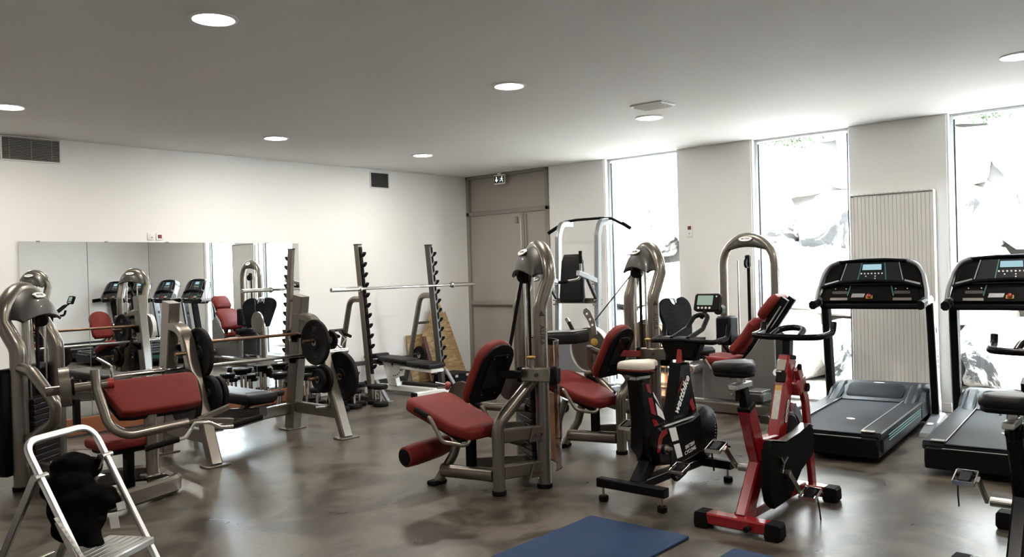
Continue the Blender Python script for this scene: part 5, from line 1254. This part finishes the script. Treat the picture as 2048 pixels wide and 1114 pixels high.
    # three-armed spider on the guard
    for a_ in (0.5, 2.3, 4.2): part(MB().bar([(bb[0] - 0.03, -0.136, bb[2] + 0.06), (bb[0] - 0.03 + 0.055 * math.cos(a_), -0.136, bb[2] + 0.06 + 0.055 * math.sin(a_))], 0.01, 0.014, up=(0, 1, 0)), 'spider_arm', 'chrome', cg)
    # seat post and saddle
    part(MB().box((-0.302, 0, 0.650), (0.085, 0.075, 0.03), 0.006, ry=-0.38), 'mast_collar', 'rubber', t)
    part(MB().bar([(-0.295, 0, 0.63), (-0.355 - sd * 0.35, 0, 0.785 + sd)], 0.045, 0.065, up=(1, 0, 0)), 'seat_post', post, t)
    part(MB().cyl((-0.26, 0, 0.62), (-0.235, 0, 0.615), 0.022, 12), 'post_knob', 'rubber', t)
    sl = part(MB().box((-0.365, 0, 0.795 + sd), (0.20, 0.048, 0.032), 0.005), 'seat_slider', 'aluminium', t)
    part(MB().cyl((-0.40, 0, 0.775 + sd), (-0.405, 0, 0.715 + sd), 0.012, 10).cyl((-0.40, 0, 0.79 + sd), (-0.40, 0, 0.77 + sd), 0.007, 8), 'slider_knob', 'rubber', sl)
    part(MB().box((-0.36, 0, 0.828 + sd), (0.045, 0.04, 0.05), 0.006), 'saddle_clamp', 'aluminium', t)
    part(MB().tube([(-0.44, 0.03, 0.862 + sd), (-0.42, 0.035, 0.835 + sd), (-0.34, 0.035, 0.835 + sd), (-0.28, 0.03, 0.865 + sd)], 0.0055, n=8).tube([(-0.44, -0.03, 0.862 + sd), (-0.42, -0.035, 0.835 + sd), (-0.34, -0.035, 0.835 + sd), (-0.28, -0.03, 0.865 + sd)], 0.0055, n=8), 'saddle_rails', 'chrome', t)
    saddle((-0.37, 0, 0.895 + sd), t)
    # handlebar post and handlebar
    part(MB().box((0.262, 0, 0.865), (0.09, 0.075, 0.03), 0.006, ry=0.15), 'mast_collar', 'rubber', t)
    part(MB().bar([(0.255, 0, 0.82), (0.275, 0, 1.0 + hd_)], 0.045, 0.065, up=(1, 0, 0)), 'bar_post', post, t)
    part(MB().cyl((0.31, 0, 0.83), (0.335, 0, 0.83), 0.022, 12), 'post_knob', 'rubber', t)
    part(MB().cyl((0.27, -0.06, 0.81), (0.27, -0.075, 0.81), 0.018, 12), 'tension_knob', 'rubber', t)
    hb = part(MB().tube([(0.43, 0.215, 1.075 + hd_), (0.41, 0.215, 1.02 + hd_), (0.24, 0.205, 1.01 + hd_), (0.235, 0.10, 1.005 + hd_), (0.235, -0.10, 1.005 + hd_), (0.24, -0.205, 1.01 + hd_), (0.41, -0.215, 1.02 + hd_), (0.43, -0.215, 1.085 + hd_)], 0.019, fil=0.05, n=12), 'handlebar', 'gloss_black', t)
    part(MB().tube([(0.235, 0.085, 1.008 + hd_), (0.34, 0.075, 1.045 + hd_), (0.385, 0.0, 1.055 + hd_), (0.34, -0.075, 1.045 + hd_), (0.235, -0.085, 1.008 + hd_)], 0.019, fil=0.07, n=12), 'centre_loop', 'gloss_black', hb)
    part(MB().box((0.265, 0, 1.0 + hd_), (0.08, 0.07, 0.03), 0.008), 'bar_clamp', 'black_plastic', hb)
    # stickers on the main tube (near side faces -Y)
    d = V(0.20, 0, 0.47).normalized(); nrm = V(0, -1, 0); o_ = V(0.16, -0.0342, 0.625)
    if label_white:
        up_n = V(-d.z, 0, d.x)                                   # the sloping rear face of the tube
        Ml = frame(V(0.16, 0, 0.625) + up_n * 0.0612 - d * 0.03, (0, -1, 0), d)
        Ms_ = frame(o_, (d.z, 0, -d.x), d)
        if (Ms_.to_3x3() @ V(0, 0, 1)).y > 0: Ms_ = frame(o_, (-d.z, 0, d.x), d)
        st = part(MB().prism([(-0.02, -0.10), (0.02, -0.10), (0.02, 0.10), (-0.02, 0.10)], 0.0015, Ml), 'warning_sticker', 'label_paper', t, 0)
        part(MB().box((0, 0.085, 0), (0.04, 0.03, 0.0022), 0, M=Ml), 'sticker_head', 'yellow_plastic', st, 0)
        Mo = Ms_.copy(); Mo.translation = o_ + d * -0.06 + V(0.012, -0.002, -0.005)
        em = part(MB().prism(oval(0.034, 0.15), 0.002, Mo), 'emblem', 'print_black', t, 0)
        for q in (0.045, 0.0, -0.045):
            rg = [(0.010 * math.cos(a_), q + 0.021 * math.sin(a_)) for a_ in [2 * PI * k / 14 for k in range(14)]]
            part(MB().tube([Mo @ V(x, y, 0.0015) for x, y in rg], 0.0018, n=6, closed=True), 'emblem_ring', 'print_white', em)
        Mk = Ml.copy(); Mk.translation = V(0.16, 0, 0.625) + up_n * 0.066 + d * 0.15
        kn = part(MB().prism(oval(0.05, 0.045), 0.006, Mk @ Matrix.Translation((-0.02, -0.005, 0))), 'resistance_badge', 'print_white', t)
        letters('0', 0.035, Mk @ Matrix.Translation((-0.02, -0.005, 0.004)), 'print_black', kn)
        part(MB().box((0, 0.04, 0), (0.055, 0.07, 0.012), 0.004, M=Mk), 'lever_plate', 'champagne', t)
        part(MB().box((0.005, -0.03, 0), (0.06, 0.06, 0.01), 0.004, M=Mk), 'lever_block', 'black_plastic', t)
    return t
spin_bike('red spinning bike with black saddle, chrome flywheel and black end caps', (-3.885, -6.14, 0), 'red_paint', 'black_plastic', True, -0.02, -0.02)
spin_bike('black spinning bike at the picture edge in front of the second treadmill', (-3.86, -7.40, 0), 'gloss_black', 'black_plastic', False, -0.10, -0.06)

# ---- black trainer bike with display
t = thing('trainer_bike', 'black trainer bike with red and white stripes, cream saddle and small display', 'exercise bike', (-3.82, -5.42, 0))
for x, hwd, s2 in ((-0.41, 0.235, 0.0), (0.42, 0.235, 0.0)):
    b = part(MB().bar([(x, -hwd, 0.115), (x, hwd, 0.115)], 0.06, 0.055, c=0.006), 'base_bar', 'black_plastic', t)
    for s_ in (-1, 1):
        f_ = part(MB().cyl((x, s_ * (hwd - 0.03), 0.03), (x, s_ * (hwd - 0.03), 0.09), 0.008, 8), 'foot_stem', 'steel', b)
        part(MB().cyl((x, s_ * (hwd - 0.03), 0.0), (x, s_ * (hwd - 0.03), 0.036), 0.030, 14, b=0.005), 'levelling_foot', 'rubber', b)
part(MB().bar([(-0.40, 0, 0.115), (0.42, 0, 0.115)], 0.085, 0.05), 'base_beam', 'black_plastic', t)
part(MB().bar([(-0.31, -0.044, 0.142), (0.40, -0.044, 0.142)], 0.006, 0.004, c=0.001), 'beam_edge', 'steel', t)
part(MB().bar([(-0.35, 0, 0.11), (-0.12, 0, 0.33)], 0.075, 0.10, up=(0, 0, 1)), 'rear_strut', 'black_plastic', t)
part(MB().bar([(0.22, 0, 0.12), (0.12, 0, 0.30)], 0.09, 0.12, up=(1, 0, 0)), 'front_strut', 'black_plastic', t)
# body shell: seat mast, drive housing, flywheel cover, head tube (outlines in the XZ plane)
XZ = lambda y: frame((0, y, 0), (1, 0, 0), (0, 0, 1))
seatm = part(MB().prism([(-0.365, 0.745), (-0.275, 0.742), (-0.215, 0.655), (-0.10, 0.50), (-0.085, 0.43), (-0.10, 0.24), (-0.25, 0.235), (-0.345, 0.33), (-0.335, 0.50)], 0.105, XZ(0), 0.012), 'seat_mast', 'gloss_black', t)
hs = part(MB().prism([(-0.21, 0.44), (0.18, 0.445), (0.30, 0.475), (0.36, 0.20), (0.05, 0.175), (-0.23, 0.215), (-0.27, 0.34)], 0.17, XZ(0), 0.02), 'drive_housing', 'gloss_black', t)
part(MB().lathe([(0, -0.075), (0.145, -0.075), (0.175, -0.06), (0.183, -0.02), (0.183, 0.02), (0.175, 0.06), (0.145, 0.075), (0, 0.075)], (0.395, 0, 0.315), (0, 1, 0), 40), 'flywheel_cover', 'gloss_black', t)
part(MB().prism([(0.0, 0.43), (0.20, 0.43), (0.27, 0.60), (0.255, 0.795), (0.125, 0.80), (0.085, 0.66)], 0.085, XZ(0), 0.012), 'head_tube', 'gloss_black', t)
part(MB().bar([(0.33, 0, 0.46), (0.255, 0, 0.70)], 0.06, 0.05, up=(1, 0, 0)), 'front_mast', 'gloss_black', t)
part(MB().prism([(0.25, 0.53), (0.285, 0.56), (0.335, 0.47), (0.30, 0.46)], 0.064, XZ(0)), 'mast_flash', 'red_paint', t, 0)
hm = part(MB().bar([(0.19, 0, 0.76), (0.235, 0, 0.95)], 0.04, 0.055, up=(1, 0, 0)), 'bar_post', 'red_paint', t)
# stripes on the near side
def ystripe(poly, mt_, y=-0.0535, par=None): return part(MB().prism(poly, 0.003, XZ(y)), 'stripe', mt_, par or seatm, 0)
for poly in ([(-0.315, 0.719), (-0.275, 0.718), (-0.245, 0.655), (-0.290, 0.671)], [(-0.288, 0.636), (-0.244, 0.631), (-0.199, 0.516), (-0.256, 0.536)], [(-0.25, 0.502), (-0.208, 0.49), (-0.173, 0.454), (-0.227, 0.451)]): ystripe(poly, 'red_paint')
for poly in ([(-0.232, 0.665), (-0.20, 0.630), (-0.150, 0.560), (-0.222, 0.634)], [(-0.205, 0.594), (-0.125, 0.525), (-0.100, 0.472), (-0.184, 0.517)]): ystripe(poly, 'print_white')
ystripe([(-0.255, 0.30), (-0.223, 0.30), (-0.191, 0.380), (-0.131, 0.400), (-0.137, 0.430), (-0.196, 0.420), (-0.238, 0.385)], 'red_paint', -0.0865, hs)
ystripe([(-0.114, 0.425), (-0.031, 0.420), (0.003, 0.335), (-0.074, 0.338)], 'print_white', -0.0865, hs); ystripe([(-0.060, 0.315), (0.009, 0.313), (0.045, 0.225), (-0.019, 0.223)], 'print_white', -0.0865, hs)
part(MB().bar([(-0.159, -0.078, 0.442), (0.208, -0.078, 0.450)], 0.022, 0.008, c=0.001), 'edge_strip', 'aluminium', hs)  # plain aluminium strip along the top edge of the housing
d = V(0.152, 0, 0.20).normalized()
Ml = frame(V(0.135, -0.0445, 0.60), d, (-d.z, 0, d.x))
letters('wattbike', 0.078, Ml, 'print_white', t, bold=True, shear=0.15)
part(MB().prism([(-0.02, 0.042), (0.10, 0.042), (0.09, 0.052), (-0.01, 0.052)], 0.002, Ml), 'name_flash', 'red_paint', t, 0)
letters('BRITISH\nCYCLING', 0.034, frame((0.145, -0.0865, 0.26), (1, 0, 0.12), (-0.12, 0, 1)), 'print_white', hs)
for k in range(14):
    a_ = math.radians(-70 + 10 * k); part(MB().cyl((0.395 + 0.12 * math.cos(a_), -0.0745, 0.315 + 0.12 * math.sin(a_)), (0.395 + 0.12 * math.cos(a_), -0.0775, 0.315 + 0.12 * math.sin(a_)), 0.004, 6), 'vent_hole', 'print_grey', t)
# crank
bb = (-0.16, 0, 0.305)
part(MB().cyl((bb[0], -0.13, bb[2]), (bb[0], 0.13, bb[2]), 0.02, 12), 'axle', 'steel', t)
part(MB().cyl((bb[0], -0.088, bb[2]), (bb[0], -0.10, bb[2]), 0.03, 16), 'crank_boss', 'steel', t)
for s_, dx, dz in ((-1, -0.02, -0.02), (1, 0.02, 0.17)):
    y = s_ * 0.13
    if s_ < 0: dx, dz = -0.02, -0.14
    ck = part(MB().bar([(bb[0], y, bb[2]), (bb[0] + dx, y + s_ * 0.012, bb[2] + dz * 0.7)], 0.014, 0.03, up=(1, 0, 0)), 'crank', 'black_plastic', t)
    pedal(ck, (bb[0] + dx, y + s_ * 0.06, bb[2] + dz * 0.7), -0.3)
part(MB().tube([(-0.06, -0.10, 0.18), (-0.11, -0.10, 0.13), (-0.06, -0.10, 0.10), (0.06, -0.10, 0.13), (0.07, -0.1, 0.19)], 0.014, fil=0.04, n=10), 'guard_loop', 'black_plastic', t)
# saddle, stem
part(MB().box((-0.29, 0, 0.758), (0.16, 0.055, 0.032), 0.008), 'seat_slider', 'aluminium', t)
part(MB().cyl((-0.285, 0, 0.74), (-0.275, 0, 0.80), 0.020, 12), 'seat_post', 'black_plastic', t)
saddle((-0.262, 0, 0.822), t, 'cream_vinyl', 'black_plastic', 'red_vinyl')
# handlebar with aero bars, bottle tray and display
part(MB().box((0.320, 0, 0.930), (0.09, 0.07, 0.04), 0.008), 'bar_clamp', 'aluminium', t)
part(MB().prism([(-0.10, -0.10), (0.10, -0.10), (0.15, 0.02), (0.15, 0.05), (-0.15, 0.05), (-0.15, 0.02)], 0.10, frame((0.240, 0, 0.910), (0, -1, 0), (-0.020, 0, 0.930)), 0.02), 'bar_shroud', 'black_plastic', t)
hb = part(MB().tube([(0.420, 0.24, 1.020), (0.400, 0.235, 0.945), (0.230, 0.225, 0.930), (0.190, 0.18, 0.935), (0.205, 0, 0.940), (0.190, -0.18, 0.935), (0.230, -0.225, 0.930), (0.400, -0.235, 0.945), (0.420, -0.24, 1.030)], 0.0165, fil=0.04, n=12), 'handlebar', 'black_plastic', t)
part(MB().tube([(0.200, 0.06, 0.950), (0.400, 0.06, 1.000), (0.500, 0.05, 1.080), (0.520, 0, 1.090), (0.500, -0.05, 1.080), (0.400, -0.06, 1.000), (0.200, -0.06, 0.950)], 0.016, fil=0.05, n=12), 'aero_bar', 'black_plastic', hb)
part(MB().tube([(0.50, 0, 1.07), (0.56, 0, 1.11)], 0.014, n=10), 'display_stem', 'black_plastic', t)
Md = frame((0.595, 0, 1.165), (0, -1, 0), (0.35, 0, 1))
dp = part(MB().prism(rrect(0.19, 0.125, 0.02), 0.04, Md, 0.006), 'display', 'black_plastic', t)
part(MB().prism(rrect(0.115, 0.068, 0.004), 0.002, Md @ Matrix.Translation((-0.012, 0.012, 0.0205))), 'lcd_screen', 'lcd_green', dp, 0)
for k in range(4): part(MB().cyl(Md @ V(-0.055 + k * 0.028, -0.042, 0.019), Md @ V(-0.055 + k * 0.028, -0.042, 0.0225), 0.008, 10), 'button', 'print_white', dp)
part(MB().cyl(Md @ V(0.07, 0.04, 0.019), Md @ V(0.07, 0.04, 0.022), 0.006, 8), 'button', 'print_white', dp)
part(MB().tube([(0.24, -0.03, 0.86), (0.25, -0.11, 0.855), (0.27, -0.17, 0.845)], 0.008, n=8), 'height_lever', 'black_plastic', t)

# ================================================================== FLOOR MATS, LADDER, JACKET
tag(MB().pad(rrect(1.80, 0.63, 0.012, 2), 0.014, 0.004, Matrix.Translation((-5.45, -5.665, 0.007))).build('exercise_mat', 'mat_blue', None, 40, loc=(-5.45, -5.665, 0)), 'blue exercise mat lying behind the black trainer bike', 'mat')
tag(MB().pad(rrect(1.75, 0.63, 0.012, 2), 0.014, 0.004, Matrix.Translation((-5.46, -6.56, 0.007))).build('exercise_mat', 'mat_blue', None, 40, loc=(-5.46, -6.56, 0)), 'second blue mat, only its corner showing behind the red bike', 'mat')

t = thing('step_ladder', 'folding aluminium step ladder with a rounded top rail', 'ladder', (-7.05, -4.95, 0), world=True)
HL, HR = V(-7.272, -4.775, 0.82), V(-6.962, -4.600, 0.82); FL, FR = V(-7.128, -5.412, 0.0), V(-6.830, -5.215, 0.0)
w_ = (HR - HL).normalized(); dl = (HL - FL).normalized(); topz = 0.06
path = [FL, HL - dl * 0.02, HL + dl * topz * 0.6 + w_ * 0.02 + V(0, 0, 0.01), HL.lerp(HR, 0.5) + V(0, 0, 0.045), HR + dl * topz * 0.6 - w_ * 0.02 + V(0, 0, 0.01), HR - (HR - FR).normalized() * 0.02, FR]
path = [FL, HL + dl * 0.025, HR + (HR - FR).normalized() * 0.025, FR]
part(MB().bar(path, 0.027, 0.018, fil=0.075, up=(0.45, -0.85, 0.25), c=0.004, fn=9), 'top_rail', 'aluminium', t)
sticker_c = HL.lerp(FL, 0.40); fn_ = w_.cross(dl).normalized()
if fn_.y > 0: fn_ = -fn_
Mt = frame(sticker_c - w_ * 0.0195 , fn_, dl)
sk = part(MB().box((0, 0, 0), (0.022, 0.22, 0.002), 0, M=Mt), 'rail_sticker', 'label_paper', t, 0)
Mt2 = frame(sticker_c + fn_ * 0.0115 - w_ * 0.008, -w_ if (-w_).cross(dl).dot(fn_) > 0 else w_, dl)
s2 = part(MB().box((0, 0, 0), (0.018, 0.24, 0.0015), 0, M=Mt2), 'rail_sticker', 'label_paper', t, 0)
for k in range(10): part(MB().box((random.uniform(-0.003, 0.003), 0.10 - k * 0.022, 0.001), (0.008, 0.010, 0.0015), 0, M=Mt2), 'sticker_print', 'print_grey', s2, 0)
for f_ in (0.22, 0.50):
    a, b = FL.lerp(HL, f_), FR.lerp(HR, f_); back = V(-w_.y, w_.x, 0)
    st = part(MB().box((0, 0, 0), ((b - a).length - 0.01, 0.20 if f_ > 0.4 else 0.10, 0.028), 0.005, M=frame((a + b) / 2 + back * (0.07 if f_ > 0.4 else 0.02), w_, back)), 'tread', 'aluminium', t)
    for k in range(5): part(MB().box((0, -0.07 + k * 0.03 if f_ > 0.4 else -0.04 + k * 0.018, 0.015), ((b - a).length - 0.04, 0.006, 0.003), 0.001, M=frame((a + b) / 2 + back * (0.07 if f_ > 0.4 else 0.02), w_, back)), 'tread_rib', 'steel', st)
back = V(-w_.y, w_.x, 0)
for a, b in ((HL, FL), (HR, FR)):
    p0 = a.lerp(b, 0.12); foot = V(a.x, a.y, 0) + back * 0.33
    part(MB().bar([p0 + back * 0.02, foot], 0.018, 0.028, up=back), 'rear_leg', 'steel', t)
    part(MB().box(foot + V(0, 0, 0.015), (0.03, 0.03, 0.03), 0.005), 'foot_cap', 'rubber', t)
    part(MB().box(b + V(0, 0, 0.02), (0.045, 0.045, 0.04), 0.006), 'foot_cap', 'rubber', t)
    part(MB().cyl(p0 - w_ * 0.03, p0 + w_ * 0.03, 0.012, 10), 'hinge', 'steel', t)
q0, q1 = V(HL.x, HL.y, 0.30) + back * 0.21, V(HR.x, HR.y, 0.30) + back * 0.21
part(MB().bar([q0, q1], 0.016, 0.022), 'rear_brace', 'steel', t)

# jacket slung over the ladder
jm = MB(); c0 = HL.lerp(HR, 0.62) - V(0, 0, 0.10)
cs = [((-7.055, -4.62, 0.69), (0.085, 0.075, 0.055)), ((-6.985, -4.60, 0.665), (0.055, 0.05, 0.05)), ((-7.09, -4.66, 0.62), (0.10, 0.08, 0.07)), ((-7.07, -4.70, 0.55), (0.12, 0.085, 0.08)), ((-7.02, -4.74, 0.575), (0.09, 0.06, 0.05)),
      ((-6.985, -4.76, 0.555), (0.055, 0.045, 0.035)), ((-7.10, -4.74, 0.48), (0.085, 0.07, 0.06)), ((-7.08, -4.78, 0.46), (0.06, 0.055, 0.05)), ((-7.055, -4.75, 0.50), (0.07, 0.06, 0.06))]
for c, r in cs: jm.ell(c, r, 18, 12)
jm.tube([(-7.06, -4.76, 0.52), (-7.065, -4.80, 0.47), (-7.07, -4.835, 0.43), (-7.08, -4.868, 0.405)], 0.034, n=12, scale=[1.2, 1.05, 1.0, 1.15])
jm.tube([(-7.08, -4.72, 0.58), (-7.01, -4.77, 0.57), (-6.985, -4.79, 0.54)], 0.036, n=12)
jk = jm.build('jacket', 'cloth_black', None, 60, loc=(-7.06, -4.72, 0.40))
tag(jk, 'crumpled black jacket slung over the step ladder', 'jacket')
rm = jk.modifiers.new('remesh', 'REMESH'); rm.mode = 'VOXEL'; rm.voxel_size = 0.009; rm.use_smooth_shade = True
sm = jk.modifiers.new('smooth', 'SMOOTH'); sm.factor = 0.6; sm.iterations = 6
tx = bpy.data.textures.new('folds', 'CLOUDS'); tx.noise_scale = 0.06
dm = jk.modifiers.new('folds', 'DISPLACE'); dm.texture = tx; dm.strength = 0.016; dm.mid_level = 0.5; dm.texture_coords = 'LOCAL'
for M_, w2, h2 in ((frame((-6.965, -4.842, 0.548), (0.8, -0.55, 0.2), (0.15, 0.1, 1)), 0.032, 0.030), (frame((-6.998, -4.855, 0.500), (0.8, -0.6, 0.1), (-0.1, 0.1, 1)), 0.034, 0.058)):
    o = MB().prism([(-w2 / 2, -h2 / 2), (w2 / 2, -h2 / 2 * 1.1), (w2 / 2 * 0.9, h2 / 2), (-w2 / 2, h2 / 2 * 0.9)], 0.0015, M_)
    o.v = [p - V(-7.06, -4.72, 0.40) for p in o.v]
    o.build('paper_tag', 'paper', jk, 0)
